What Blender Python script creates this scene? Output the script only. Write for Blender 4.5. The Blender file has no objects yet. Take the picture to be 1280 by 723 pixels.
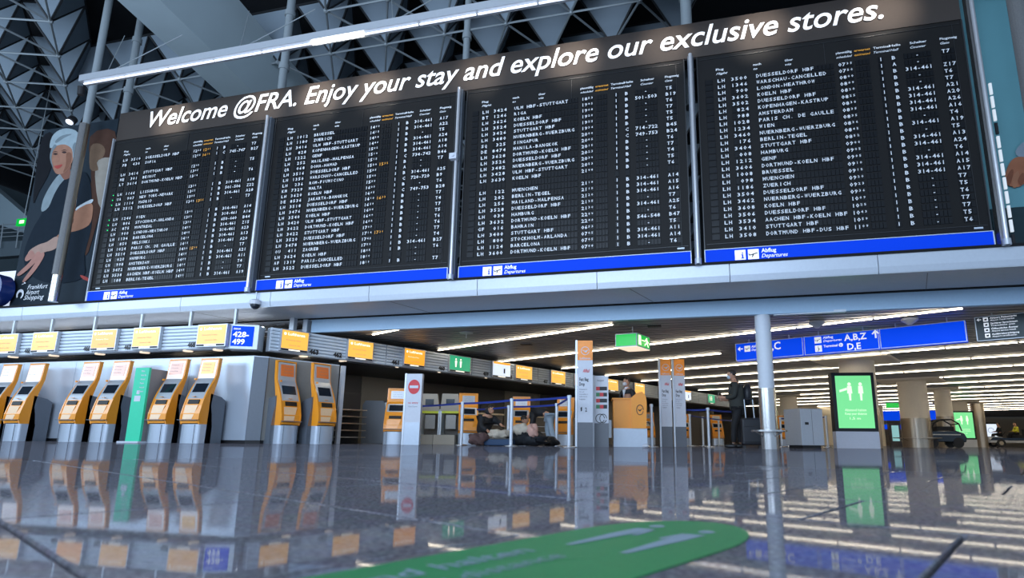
import bpy, math, random
from math import sin, cos, pi, atan2, hypot
from mathutils import Vector, Matrix
random.seed(7)
# ------------------------------------------------------------------ camera
F,CX,CY,PIT,ROL,YAW,H=715.24,697.46,411.57,.19391,.009488,.241794,.11
fv=Vector((-sin(YAW)*cos(PIT),cos(YAW)*cos(PIT),sin(PIT)));rv=Vector((cos(YAW),sin(YAW),0));uv=rv.cross(fv)
r2=rv*cos(ROL)+uv*sin(ROL);u2=-rv*sin(ROL)+uv*cos(ROL)
cd=bpy.data.cameras.new('camera');cam=bpy.data.objects.new('camera',cd);bpy.context.scene.collection.objects.link(cam)
R3=Matrix((r2,u2,-fv)).transposed()
cam.matrix_world=Matrix.Translation((0,0,H))@R3.to_4x4()
cd.sensor_width=36;cd.lens=F/1280*36;cd.shift_x=-(CX-640)/1280;cd.shift_y=(CY-361.5)/1280
cd.clip_start=.02;cd.clip_end=500
cd.dof.use_dof=True;cd.dof.focus_distance=12.5;cd.dof.aperture_fstop=5.0
S=bpy.context.scene;S.camera=cam
S.view_settings.view_transform='Standard';S.view_settings.look='None';S.view_settings.gamma=1
S.view_settings.exposure=0.0
# ------------------------------------------------------------------ world: even cool daylight of the glazed hall
W=bpy.data.worlds.new('world');S.world=W;W.use_nodes=True
W.node_tree.nodes['Background'].inputs[0].default_value=(.50,.68,.92,1)
W.node_tree.nodes['Background'].inputs[1].default_value=.95
def area(name,loc,size,power,col,rot=(0,0,0),sy=None):
    l=bpy.data.lights.new(name,'AREA');l.shape='RECTANGLE';l.size=size;l.size_y=sy or size;l.energy=power;l.color=col
    o=bpy.data.objects.new(name,l);S.collection.objects.link(o);o.location=loc;o.rotation_euler=rot;return o
# daylight from the hall's glazed side behind the camera; last lamp is added fill
area('hall_daylight_fill',(-4,-9,6.5),16,1900,(.62,.78,1),(math.radians(78),0,0),6)
area('hall_daylight_fill',(-26,-2,6),12,1500,(.62,.8,1),(math.radians(82),0,math.radians(-50)),5)

area('hall_daylight_fill',(-8,-4,5.0),18,1500,(.66,.80,1),(math.radians(135),0,math.radians(15)),7)  # fill lamp added here, aimed up to brighten the roof

# ------------------------------------------------------------------ pixel helpers (photograph frame 1280x723 -> a point of the real place)
def ray(x,y): return R3@Vector((x-CX,CY-y,-F))
O=Vector((0,0,H))
def onZ(x,y,z): r=ray(x,y);return O+r*((z-H)/r.z)
def onY(x,y,Y): r=ray(x,y);return O+r*(Y/r.y)
def onN(x,y,k):   # vertical plane NV.p = k (parallel to the tube rows)
    r=ray(x,y);return O+r*(k/(r.x*NV.x+r.y*NV.y))
def onD(x,y,k):
    r=ray(x,y);return O+r*(k/(r.x*DV.x+r.y*DV.y))
AG=-1.112
DV=Vector((sin(AG),cos(AG),0));NV=Vector((cos(AG),-sin(AG),0))   # rows run along DV, are spaced along NV
def ND(n,d,z=0): v=NV*n+DV*d;return Vector((v.x,v.y,z))
# ------------------------------------------------------------------ materials
MATS={}
def mat(name,col,rough=.5,metal=0,em=None,es=1,noise=0,nscale=20,bump=0,spec=.5,coat=0,stretch=None):
    if name in MATS:return MATS[name]
    m=bpy.data.materials.new(name);m.use_nodes=True;nt=m.node_tree;b=nt.nodes['Principled BSDF']
    c=(*col,1);b.inputs['Base Color'].default_value=c;b.inputs['Roughness'].default_value=rough;b.inputs['Metallic'].default_value=metal
    b.inputs['Specular IOR Level'].default_value=spec;b.inputs['Coat Weight'].default_value=coat
    if em is not None:
        b.inputs['Emission Color'].default_value=(*em,1);b.inputs['Emission Strength'].default_value=es
    tc=nt.nodes.new('ShaderNodeTexCoord');mp=nt.nodes.new('ShaderNodeMapping');nz=nt.nodes.new('ShaderNodeTexNoise')
    nz.inputs['Scale'].default_value=nscale;nz.inputs['Detail'].default_value=3
    if stretch: mp.inputs['Scale'].default_value=stretch
    nt.links.new(tc.outputs['Object'],mp.inputs[0]);nt.links.new(mp.outputs[0],nz.inputs['Vector'])
    k=noise or .06
    mx=nt.nodes.new('ShaderNodeMix');mx.data_type='RGBA'
    mx.inputs[6].default_value=(*[v*(1-k) for v in col],1);mx.inputs[7].default_value=(*[min(1,v*(1+k)) for v in col],1)
    nt.links.new(nz.outputs['Fac'],mx.inputs[0]);nt.links.new(mx.outputs[2],b.inputs['Base Color'])
    if bump:
        bp=nt.nodes.new('ShaderNodeBump');bp.inputs['Strength'].default_value=bump;bp.inputs['Distance'].default_value=.002
        nt.links.new(nz.outputs['Fac'],bp.inputs['Height']);nt.links.new(bp.outputs[0],b.inputs['Normal'])
    MATS[name]=m;return m
def emi(name,col,s=1,rough=.25): return mat(name,tuple(c*.3 for c in col),rough,0,col,s)
M_board=mat('board_black',(.013,.0125,.0125),.6,spec=.2);M_cell=mat('flap_black',(.005,.006,.008),.4,spec=.3);M_banner=mat('banner_brown_black',(.060,.049,.043),.7,spec=.15)
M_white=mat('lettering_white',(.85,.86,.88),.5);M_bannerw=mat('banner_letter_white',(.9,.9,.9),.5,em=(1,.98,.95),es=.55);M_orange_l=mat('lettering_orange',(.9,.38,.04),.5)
M_blue=mat('sign_blue',(.003,.04,.45),.6,em=(.0,.04,.70),es=.6,spec=.1);M_blue2=mat('hanging_sign_blue',(.002,.04,.45),.6,em=(.0,.06,.85),es=.75,spec=.1)
M_glyphw=mat('sign_white_lit',(.8,.8,.8),.4,em=(.85,.9,1),es=.55)
M_steel=mat('brushed_steel',(.55,.54,.53),.27,.95,noise=.1,nscale=8,stretch=(1,1,.05));M_mast=mat('mast_steel_bright',(.72,.73,.76),.3,.6);M_steelw=mat('warm_steel',(.50,.43,.34),.30,.85,noise=.3,nscale=14,stretch=(1,1,.02))  # warm steel: vertical colour streaks stand in for reflections on the column jackets
M_alu=mat('grey_aluminium',(.50,.53,.57),.38,.35);M_alul=mat('pale_aluminium',(.66,.73,.80),.42,.1)
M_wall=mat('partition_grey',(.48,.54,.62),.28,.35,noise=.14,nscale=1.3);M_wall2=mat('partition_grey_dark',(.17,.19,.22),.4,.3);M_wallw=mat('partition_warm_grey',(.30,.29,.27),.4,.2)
M_lip=mat('gallery_edge_grey',(.56,.61,.68),.34,.15);M_beam=mat('edge_beam_blue_grey',(.42,.60,.78),.5);M_under=mat('soffit_plank_grey',(.60,.64,.70),.42,.1)
M_dark=mat('plenum_black',(.006,.006,.007),.9);M_slat=mat('ceiling_slat',(.27,.265,.27),.45,.3)
M_tube=mat('tube_light_warm',(.9,.9,.9),.4,em=(1,.88,.68),es=12.5);M_tubecase=mat('tube_case',(.6,.58,.54),.5)
M_tubec=mat('tube_light_cool_dim',(.9,.9,.9),.4,em=(.72,.80,1),es=1.3);M_tubeb=mat('tube_light_cool_bright',(.9,.9,.9),.4,em=(1,.97,.9),es=9)
M_conc=mat('concrete_pale_blue',(.46,.56,.60),.8,noise=.08,nscale=1);M_conc2=mat('concrete_shadow_side',(.24,.30,.33),.8,noise=.08,nscale=1)
M_panel=mat('roof_panel_grey_blue',(.22,.275,.325),.6,noise=.05,nscale=.8);M_truss=mat('truss_grey',(.30,.34,.36),.5,.2);M_trussd=mat('panel_edge_black',(.02,.022,.025),.6)
M_deck=mat('roof_deck_black',(.008,.010,.014),.9)
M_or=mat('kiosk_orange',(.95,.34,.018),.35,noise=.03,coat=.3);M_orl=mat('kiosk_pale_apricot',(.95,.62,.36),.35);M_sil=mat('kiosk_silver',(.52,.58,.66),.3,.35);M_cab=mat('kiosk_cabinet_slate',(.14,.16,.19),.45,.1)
M_panelk=mat('kiosk_panel_light',(.55,.57,.60),.3,.4);M_scr=mat('screen_black',(.012,.018,.028),.12);M_slot=mat('slot_black',(.01,.01,.01),.5)
M_mon=emi('monitor_yellow',(1,.53,.09),1.0);M_mon2=emi('monitor_amber',(1,.42,.03),1);M_mong=emi('monitor_green',(.04,.50,.25),.75);M_monw=emi('monitor_white',(.75,.85,1),1.0)
M_mont=emi('monitor_text_white',(1,.95,.8),1.3);M_frame=mat('monitor_frame_silver',(.5,.52,.56),.35,.5);M_blk=mat('plain_black',(.01,.01,.012),.5)
M_pink=emi('poster_display_pink',(.85,.55,.48),.75);M_pinkw=emi('poster_display_white',(.88,.86,.9),.85);M_gold=emi('poster_display_gold',(1,.62,.2),.9)
M_screeng=emi('display_green',(.20,.78,.30),.95,.2);M_screenw=emi('display_pictogram_pale',(.78,1,.72),1.1)
M_exit=emi('exit_green',(.0,.52,.05),.9);M_exitw=emi('exit_white',(.9,1,.75),1.2);M_diff=emi('diffuser_warm',(1,.82,.62),.95)
M_col=mat('column_paint_white',(.62,.66,.72),.5);M_colw=mat('column_paint_cream',(.90,.82,.70),.6)
M_post=mat('post_white_metal',(.62,.66,.72),.35,.3);M_belt=mat('belt_blue',(.004,.025,.22),.7);M_totg=mat('totem_green',(.02,.52,.30),.45,em=(.02,.5,.28),es=.18)
M_totw=mat('totem_white',(.60,.62,.68),.4);M_totd=mat('totem_grey_base',(.13,.14,.16),.45);M_red=mat('sign_red',(.65,.02,.03),.45);M_black_t=mat('print_black',(.03,.03,.035),.6);M_grey_t=mat('print_grey',(.20,.20,.24),.6)
M_floorg=mat('sticker_green',(.03,.30,.09),.45,noise=.12,nscale=60);M_floorw=mat('sticker_pale_blue',(.32,.42,.50),.5)
M_yel=mat('safety_yellow_green',(.60,.68,.03),.5);M_beige=mat('beige_metal',(.30,.26,.20),.45,.2);M_brown=mat('counter_brown',(.10,.085,.07),.5)
M_gran=mat('grey_granite',(.14,.14,.14),.5,noise=.35,nscale=60);M_teal=mat('teal_print',(.15,.38,.43),.6,noise=.1,nscale=1.2)
M_skin=mat('skin',(.52,.28,.18),.5);M_skind=mat('skin_shadow_print',(.30,.13,.09),.6);M_hair=mat('hair_dark',(.015,.011,.009),.5)
M_jacket=mat('jacket_black',(.012,.014,.018),.7);M_coat=mat('coat_dark_olive',(.030,.032,.028),.8);M_trous=mat('trousers_black',(.008,.008,.010),.8);M_jeans=mat('jeans_pale_blue',(.30,.38,.46),.8);M_mask=mat('face_mask_pale_blue',(.50,.60,.70),.7);M_shoe=mat('shoe_black',(.006,.006,.007),.4)
M_suit=mat('suitcase_black',(.012,.013,.018),.5);M_bagb=mat('bag_navy',(.02,.05,.11),.7);M_cream=mat('cloth_cream',(.52,.45,.36),.9);M_shirt=mat('shirt_white',(.65,.68,.75),.7);M_brownc=mat('cloth_brown',(.10,.055,.05),.9)
def granite(name,joints):
    m=bpy.data.materials.new(name);m.use_nodes=True;nt=m.node_tree;b=nt.nodes['Principled BSDF'];N=nt.nodes.new;L=nt.links.new
    g=N('ShaderNodeNewGeometry')
    n1=N('ShaderNodeTexNoise');n1.inputs['Scale'].default_value=130;n1.inputs['Detail'].default_value=5;n1.inputs['Roughness'].default_value=.7
    n2=N('ShaderNodeTexNoise');n2.inputs['Scale'].default_value=30;n2.inputs['Detail'].default_value=2
    L(g.outputs['Position'],n1.inputs['Vector']);L(g.outputs['Position'],n2.inputs['Vector'])
    r=N('ShaderNodeValToRGB');r.color_ramp.elements[0].position=.35;r.color_ramp.elements[0].color=(.105,.10,.12,1)
    r.color_ramp.elements[1].position=.68;r.color_ramp.elements[1].color=(.37,.355,.39,1);L(n1.outputs['Fac'],r.inputs[0])
    mx=N('ShaderNodeMix');mx.data_type='RGBA';mx.blend_type='MULTIPLY';mx.inputs[0].default_value=.25
    L(r.outputs[0],mx.inputs[6]);L(n2.outputs['Color'],mx.inputs[7]);last=mx.outputs[2]
    b.inputs['Specular IOR Level'].default_value=.0;b.inputs['Roughness'].default_value=.6
    mr=N('ShaderNodeMapRange');mr.inputs[1].default_value=.3;mr.inputs[2].default_value=.7;mr.inputs[3].default_value=.02;mr.inputs[4].default_value=.05
    gl=N('ShaderNodeBsdfGlossy');gl.inputs['Color'].default_value=(.92,.93,.96,1);L(n1.outputs['Fac'],mr.inputs[0]);L(mr.outputs[0],gl.inputs['Roughness'])
    fr=N('ShaderNodeFresnel');fr.inputs['IOR'].default_value=1.42
    fm=N('ShaderNodeMapRange');fm.inputs[1].default_value=0;fm.inputs[2].default_value=1;fm.inputs[3].default_value=.04;fm.inputs[4].default_value=.50;L(fr.outputs[0],fm.inputs[0])
    # polished grains reflect more than matt ones
    gm=N('ShaderNodeMapRange');gm.inputs[1].default_value=.35;gm.inputs[2].default_value=.65;gm.inputs[3].default_value=1.1;gm.inputs[4].default_value=.82;L(n1.outputs['Fac'],gm.inputs[0])
    fx=N('ShaderNodeMath');fx.operation='MULTIPLY';L(fm.outputs[0],fx.inputs[0]);L(gm.outputs[0],fx.inputs[1])
    ms=N('ShaderNodeMixShader');L(fx.outputs[0],ms.inputs[0]);L(b.outputs[0],ms.inputs[1]);L(gl.outputs[0],ms.inputs[2]);L(ms.outputs[0],nt.nodes['Material Output'].inputs[0])
    if joints:
        def math_(op,a,bb=None,cc=None):
            x=N('ShaderNodeMath');x.operation=op
            for i,v in enumerate((a,bb,cc)):
                if v is None:continue
                if isinstance(v,(int,float)):x.inputs[i].default_value=v
                else:L(v,x.inputs[i])
            return x.outputs[0]
        def dot(v):
            x=N('ShaderNodeVectorMath');x.operation='DOT_PRODUCT';L(g.outputs['Position'],x.inputs[0]);x.inputs[1].default_value=v;return x.outputs['Value']
        rn=math_('DIVIDE',math_('SUBTRACT',dot(NV),TN0),TNP);row=math_('FLOOR',rn);fn=math_('SUBTRACT',rn,row)
        dd=math_('DIVIDE',math_('SUBTRACT',math_('SUBTRACT',dot(DV),TD0),math_('MULTIPLY',row,.2)),TDP);fd=math_('FRACT',dd)
        a=math_('LESS_THAN',fn,JW/TNP);c=math_('LESS_THAN',fd,JW/TDP);j=math_('MAXIMUM',a,c)
        m2=N('ShaderNodeMix');m2.data_type='RGBA';L(j,m2.inputs[0]);L(last,m2.inputs[6]);m2.inputs[7].default_value=(.012,.012,.014,1);last=m2.outputs[2]
    L(last,b.inputs['Base Color']);MATS[name]=m;return m
TN0,TNP,TD0,TDP,JW=.515,.388,.09,.60,.006
M_floor=granite('granite_floor',True);M_tile=granite('granite_tile',False);M_mortar=mat('joint_dark',(.012,.012,.014),.8)
# ------------------------------------------------------------------ mesh helpers
COL=S.collection
class MB:
    def __init__(s): s.v=[];s.f=[];s.m=[];s.mats=[]
    def add(s,vs,fs,mi=None):
        o=len(s.v);s.v+= [tuple(v) for v in vs];s.f+=[tuple(i+o for i in f) for f in fs]
        if mi is not None and mi not in s.mats:s.mats.append(mi)
        s.m+=[(s.mats.index(mi) if mi is not None else 0)]*len(fs)
        return s
    def box(s,c,sz,rz=0,mi=None):
        x,y,z=[a/2 for a in sz];R=Matrix.Rotation(rz,3,'Z');c=Vector(c)
        vs=[c+R@Vector((i*x,j*y,k*z)) for i in(-1,1) for j in(-1,1) for k in(-1,1)]
        return s.add(vs,[(0,1,3,2),(4,6,7,5),(0,4,5,1),(2,3,7,6),(0,2,6,4),(1,5,7,3)],mi)
    def obox(s,p,ax,ay,az,mi=None):   # box from corner p and three edge vectors
        p=Vector(p);ax=Vector(ax);ay=Vector(ay);az=Vector(az)
        vs=[p+ax*i+ay*j+az*k for i in(0,1) for j in(0,1) for k in(0,1)]
        return s.add(vs,[(0,1,3,2),(4,6,7,5),(0,4,5,1),(2,3,7,6),(0,2,6,4),(1,5,7,3)],mi)
    def prism(s,poly,vec,mi=None):
        n=len(poly);vec=Vector(vec);vs=[Vector(p) for p in poly]+[Vector(p)+vec for p in poly]
        return s.add(vs,[tuple(range(n-1,-1,-1)),tuple(range(n,2*n))]+[(i,(i+1)%n,n+(i+1)%n,n+i) for i in range(n)],mi)
    def tube(s,a,b,r,n=10,r2=None,caps=True,mi=None):
        a=Vector(a);b=Vector(b);d=(b-a).normalized();t=d.orthogonal().normalized();w=d.cross(t);r2=r if r2 is None else r2
        vs=[a+(t*cos(2*pi*i/n)+w*sin(2*pi*i/n))*r for i in range(n)]+[b+(t*cos(2*pi*i/n)+w*sin(2*pi*i/n))*r2 for i in range(n)]
        fs=[(i,(i+1)%n,n+(i+1)%n,n+i) for i in range(n)]
        if caps:fs+=[tuple(range(n-1,-1,-1)),tuple(range(n,2*n))]
        return s.add(vs,fs,mi)
    def lathe(s,c,prof,n=24,mi=None):
        c=Vector(c);vs=[];fs=[]
        for r,z in prof: vs+=[c+Vector((r*cos(2*pi*i/n),r*sin(2*pi*i/n),z)) for i in range(n)]
        for k in range(len(prof)-1): fs+=[(k*n+i,k*n+(i+1)%n,(k+1)*n+(i+1)%n,(k+1)*n+i) for i in range(n)]
        fs+=[tuple(range(n-1,-1,-1)),tuple((len(prof)-1)*n+i for i in range(n))]
        return s.add(vs,fs,mi)
    def ell(s,c,r,n=12,m=8,rz=0,mi=None,rot=None):
        c=Vector(c);R=rot or Matrix.Rotation(rz,3,'Z');vs=[];fs=[]
        for j in range(m+1):
            t=pi*j/m
            vs+=[c+R@Vector((r[0]*sin(t)*cos(2*pi*i/n),r[1]*sin(t)*sin(2*pi*i/n),-r[2]*cos(t))) for i in range(n)]
        for k in range(m): fs+=[(k*n+i,k*n+(i+1)%n,(k+1)*n+(i+1)%n,(k+1)*n+i) for i in range(n)]
        return s.add(vs,fs,mi)
    def build(s,name,material=None,parent=None,smooth=False,bevel=0):
        loc=world_loc(parent)
        me=bpy.data.meshes.new(name);me.from_pydata([(v[0]-loc[0],v[1]-loc[1],v[2]-loc[2]) for v in s.v],[],s.f)
        if material: me.materials.append(material)
        else:
            for q in s.mats: me.materials.append(q)
            me.polygons.foreach_set('material_index',s.m)
        me.validate()
        if smooth:
            me.polygons.foreach_set('use_smooth',[True]*len(me.polygons))
            try: me.set_sharp_from_angle(angle=math.radians(38))
            except Exception: pass
        me.update()
        o=bpy.data.objects.new(name,me);COL.objects.link(o)
        if parent:o.parent=parent
        if bevel:
            bm=o.modifiers.new('bevel','BEVEL');bm.width=bevel;bm.segments=2;bm.limit_method='ANGLE'
        return o
def world_loc(p):
    v=Vector((0,0,0))
    while p is not None: v+=p.location;p=p.parent
    return v
def tag(o,label,cat,group=None,kind=None):
    o['label']=label;o['category']=cat
    if group:o['group']=group
    if kind:o['kind']=kind
    return o
def thing(name,label,cat,loc=(0,0,0),rz=0,group=None,kind=None):
    o=bpy.data.objects.new(name,None);COL.objects.link(o);o.location=loc;o.rotation_euler=(0,0,rz);o.empty_display_size=.1
    return tag(o,label,cat,group,kind)
def copy_tree(o,parent=None):
    c=o.copy();COL.objects.link(c);c.parent=parent
    for ch in list(o.children): copy_tree(ch,c)
    return c
def struct(o,label=None):
    o['kind']='structure'
    if label:o['label']=label
    return o
# text
_gc={}
def textmesh(txt,size=1,bold=0,shear=0,res=2):
    k=(txt,bold,shear,res)
    if k not in _gc:
        cu=bpy.data.curves.new('t','FONT');cu.body=txt;cu.size=1;cu.offset=bold;cu.shear=shear;cu.resolution_u=res;cu.fill_mode='FRONT'
        ob=bpy.data.objects.new('t',cu);COL.objects.link(ob);me=bpy.data.meshes.new_from_object(ob)
        vs=[tuple(v.co) for v in me.vertices];fs=[tuple(p.vertices) for p in me.polygons]
        bpy.data.objects.remove(ob);bpy.data.curves.remove(cu);bpy.data.meshes.remove(me)
        _gc[k]=(vs,fs)
    vs,fs=_gc[k];return [(x*size,y*size) for x,y,z in vs],fs
def put(mb,txt,o,r,u,size,width=None,bold=.012,shear=0,mi=None,align='l',res=2):
    """flat lettering: o = base-line start, r/u = unit right/up"""
    if not txt.strip():return
    vs,fs=textmesh(txt,size,bold,shear,res)
    x0=min(v[0] for v in vs);x1=max(v[0] for v in vs);sx=1
    if width:sx=width/(x1-x0)
    off=-x0*sx if align=='l' else (-(x0+x1)/2*sx if align=='c' else -x1*sx)
    o=Vector(o);mb.add([o+r*(x*sx+off)+u*y for x,y in vs],fs,mi)
def cellrow(mb,txt,o,r,u,size,pitch,cw,mi=None,bold=.018):
    for i,ch in enumerate(txt):
        if ch==' ':continue
        vs,fs=textmesh(ch,size,bold,0,1)
        x0=min(v[0] for v in vs);x1=max(v[0] for v in vs);w=x1-x0
        sx=min(cw/w,1.25) if ch not in '-.1I' else 1
        oo=Vector(o)+r*(pitch*i+pitch/2-(x0+x1)/2*sx);mb.add([oo+r*(x*sx)+u*y for x,y in vs],fs,mi)
XR=Vector((1,0,0));ZU=Vector((0,0,1));YB=Vector((0,1,0))
def poly(mb,pts,o,r,u,mi=None):  # flat polygon in local 2-D coords
    o=Vector(o);mb.add([o+r*p[0]+u*p[1] for p in pts],[tuple(range(len(pts)))],mi)
def ellipse(cx,cy,rx,ry,n=20,a0=0,a1=2*pi): return [(cx+rx*cos(a0+(a1-a0)*i/n),cy+ry*sin(a0+(a1-a0)*i/n)) for i in range(n)]

# ------------------------------------------------------------------ setting: floor
fl=MB()
n0,n1,d0,d1=TN0-2*TNP,TN0+6*TNP,-2.2,3.6
def quadnd(mb,a,b,c,d,z):mb.add([ND(a,c,z),ND(a,d,z),ND(b,d,z),ND(b,c,z)],[(0,1,2,3)])
BN0,BN1,BD0,BD1=-40,90,-70,70
for q in ((BN0,n0,BD0,BD1),(n1,BN1,BD0,BD1),(n0,n1,BD0,d0),(n0,n1,d1,BD1)): quadnd(fl,*q,0)
floor=struct(fl.build('floor',M_floor))
mo=MB();quadnd(mo,n0,n1,d0,d1,-.006);mo.build('joint_bed',M_mortar,floor)
for k in range(-2,6):
    a=TN0+k*TNP
    i=math.floor((d0-TD0-.2*k)/TDP)
    while True:
        c=TD0+.2*k+i*TDP;i+=1
        if c>=d1:break
        c0,c1=max(c+JW,d0),min(c+TDP,d1)
        if c1-c0<.02:continue
        b=MB();P=[ND(a+JW,c0),ND(a+TNP,c0),ND(a+TNP,c1),ND(a+JW,c1)];e=.002
        I=[ND(a+JW+e,c0+e),ND(a+TNP-e,c0+e),ND(a+TNP-e,c1-e),ND(a+JW+e,c1-e)]
        b.add([p+Vector((0,0,-.006)) for p in P]+[p+Vector((0,0,-.001)) for p in P]+I,[(8,9,10,11)]+[(j,(j+1)%4,4+(j+1)%4,4+j) for j in range(4)]+[(4+j,4+(j+1)%4,8+(j+1)%4,8+j) for j in range(4)])
        b.build('tile',M_tile,floor)
# floor sticker: a long capsule lying on the floor, running along NV
st=thing('floor_sticker','long green floor sticker with two pale walking pictograms and faded lines','sticker',ND(.5,.37,0))
cD=.368;hw=.098;pts=[]
for i in range(17):
    t=-pi/2+pi*i/16;pts.append(ND(.60+.175*cos(t),cD+hw*sin(t),.0008))
pts+=[ND(-.20+.1*cos(t),cD+hw*sin(t),.0008) for t in [pi/2+pi*i/10 for i in range(11)]]
m=MB();m.add(pts,[tuple(range(len(pts)))]);m.prism(pts,(0,0,.0007)) ;m.build('film',M_floorg,st)
m=MB();zz=.0021
def sp(n,d):return ND(n,d,zz)
def spoly(ps):m.add([sp(*p) for p in ps],[tuple(range(len(ps)))])
for dc,s_ in ((.335,1),(.405,-1)):
    h_=.60
    spoly([(.50,dc-.004),(.50,dc+.004),(.61,dc+.012),(.655,dc+.011),(.66,dc-.011),(.61,dc-.010)])
    spoly([(.60,dc+.014*s_),(.605,dc+.021*s_),(.655,dc+.016*s_),(.65,dc+.009*s_)])
    spoly([(.685+.012*cos(t),dc+.010*sin(t)) for t in [2*pi*i/14 for i in range(14)]])
m.build('walking_pictogram',M_floorw,st)
m=MB();put(m,'Bitte Abstand halten',ND(.05,.405,zz),NV,-DV*-1,.038,.40,0.01);put(m,'Please keep your distance',ND(.05,.365,zz),NV,DV,.032,.40,0.0)
m.build('lettering',M_floorw,st)
# ------------------------------------------------------------------ setting: lower ceiling, gallery, walls
ZC=2.70
sl=MB();
for i in range(400):
    y=11.95+i*.27
    if y>62:break
    sl.box((12,y,ZC+.02),(104,.19,.04))
cm=MB();cm.box((12,36.4,ZC+.28),(104,49.6,.1));ceil=struct(cm.build('ceiling',M_dark))
o=sl.build('ceiling_slat',M_slat,ceil);o['kind']='stuff'
# gallery edge: face panels, soffit planks, lower beam
ZL=2.945;ZT=3.283
gal=thing('gallery_edge','grey metal gallery edge under the flight boards','gallery',(-5,10.5,ZL),kind='structure')
GX0,GX1=-26,14
w=2.42;x=GX0
while x<GX1:
    b=MB();g=.006;prof=[(10.36,ZL+.03),(10.37,ZL+.005),(10.42,ZL),(10.44,ZL),(10.44,ZT),(10.34,ZT),(10.34,ZL+.12)]
    b.prism([(x+g,a,z) for a,z in prof],(w-2*g,0,0));b.build('edge_panel',M_lip,gal);x+=w
b=MB()
for i in range(11): 
    b.box(((GX0+GX1)/2,10.50+i*.108,ZL+.012),(GX1-GX0,.100,.02))
b.build('soffit_planks',M_under,gal)['kind']='stuff'
MB().box(((GX0+GX1)/2,11.1,ZL+.05),(GX1-GX0,1.4,.05)).box(((GX0+GX1)/2,11.1,ZT+.02),(GX1-GX0,1.6,.04)).build('gallery_slab',M_dark,gal)
MB().prism([(-9.0,11.7,2.62),(-9.0,11.82,2.62),(-9.0,11.82,2.97),(-9.0,11.70,2.97)],(29,0,0)).build('beam',M_beam,gal)
MB().box((-9.12,11.72,2.8),(.12,.2,.6)).box((-9.35,11.5,2.79),(.12,.12,.5)).build('post',M_alu,gal)
b=MB().box((-18,13.2,2.96),(18,3.0,.03));
for i in range(20): b.box((-18,11.75+i*.14,2.93),(18,.1,.03))
b.build('rear_soffit_planks',M_under,gal)['kind']='stuff'
# seams on the soffit drawn by thin cross battens
for x in (-6.2,-1.2,3.8,-11.2):
    MB().prism([(x,10.46,ZL-.004),(x+.015,10.46,ZL-.004),(x+.40,11.68,ZL-.004),(x+.385,11.68,ZL-.004)],(0,0,.005)).build('soffit_joint',M_slat,gal)
# outer walls far back
wb=MB().box((12,62.3,1.5),(104,.3,3.2));struct(wb.build('wall_back',mat('wall_warm',(.36,.31,.24),.7)))
pf_=onZ(1020,508,2.68);xa_=onY(955,508,pf_.y).x;xb_=onY(1103,508,pf_.y).x
struct(MB().box(((xa_+xb_)/2,pf_.y+.1,1.35),(xb_-xa_,.2,2.7)).build('wall_hall',mat('wall_cream',(.80,.70,.54),.7)))
wr_=MB().box((44,36,1.5),(.3,52,3.2));struct(wr_.build('wall_right',mat('wall_dark_grey',(.07,.075,.085),.7)))
wl=MB().box((-38,25,7.0),(.4,80,14.0));struct(wl.build('wall_left',mat('wall_blue_grey',(.13,.18,.205),.8)))
# diagonal parapet and galleries seen far left beneath the roof
g2=thing('far_gallery','pale blue grey far gallery with sloping parapet at left edge','gallery',(-30,20,4),kind='structure')
MB().prism([onY(*q,18) for q in ((-60,190),(38,274),(38,294),(-60,262))],(0,.4,0)).build('sloping_parapet',mat('parapet_grey',(.30,.38,.42),.8),g2)
MB().prism([onY(*q,17) for q in ((-60,306),(40,300),(40,318),(-60,326))],(0,.3,0)).build('parapet',mat('parapet_dark',(.10,.13,.15),.8),g2)
b=MB()
for i in range(4): b.tube(onY(-60,300-i*5,16.9),onY(40,294-i*5,16.9),.02,6)
for i in range(5): b.tube(onY(-40+i*20,310,16.9),onY(-36+i*20,280,16.9),.025,6)
b.build('railing',M_truss,g2)
# ------------------------------------------------------------------ roof: space frame with clad inverted pyramids
roof=thing('roof','dark roof with pale triangular coffers and steel space frame','roof',(-6,18,12),kind='structure')
ZRT,ZRB=13.45,12.0
def proj(p):
    c=R3.transposed()@(Vector(p)-O)
    if c.z>-.1:return None
    return CX-F*c.x/c.z,CY+F*c.y/c.z
MB().box((-8,28,14.2),(80,70,.2)).build('roof_deck',M_deck,roof)
def azv(deg,s_): return Vector((sin(math.radians(deg)),cos(math.radians(deg)),0))*s_
LAT=[(azv(71,1.88),azv(11,1.88),onZ(73,70,ZRB),lambda q:q[0]<112 and q[1]<215+q[0]*.9),
     (azv(90,1.93),azv(30,1.88),Vector((-6.97,13.78,ZRB)),lambda q:q[0]>=112 and q[0]<862 and not(q[0]<365 and q[1]<66))]
cells=[]
for li,(e1,e2,base,ok) in enumerate(LAT):
    for i in range(-40,40):
        for j in range(-34,40):
            a=base+e1*i+e2*j;q=proj(a)
            if q is None or not(-60<q[0]<900 and -60<q[1]<340) or a.y>60 or not ok(q):continue
            cells.append(((a-O).length,li,i,j,a))
cells.sort(key=lambda c:c[0])
def tri_nodes(li,a):
    e1,e2=LAT[li][:2];t=a-(e1+e2)/3;t=Vector((t.x,t.y,ZRT));return [t,t+e1,t+e2]
facemesh={}
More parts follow.
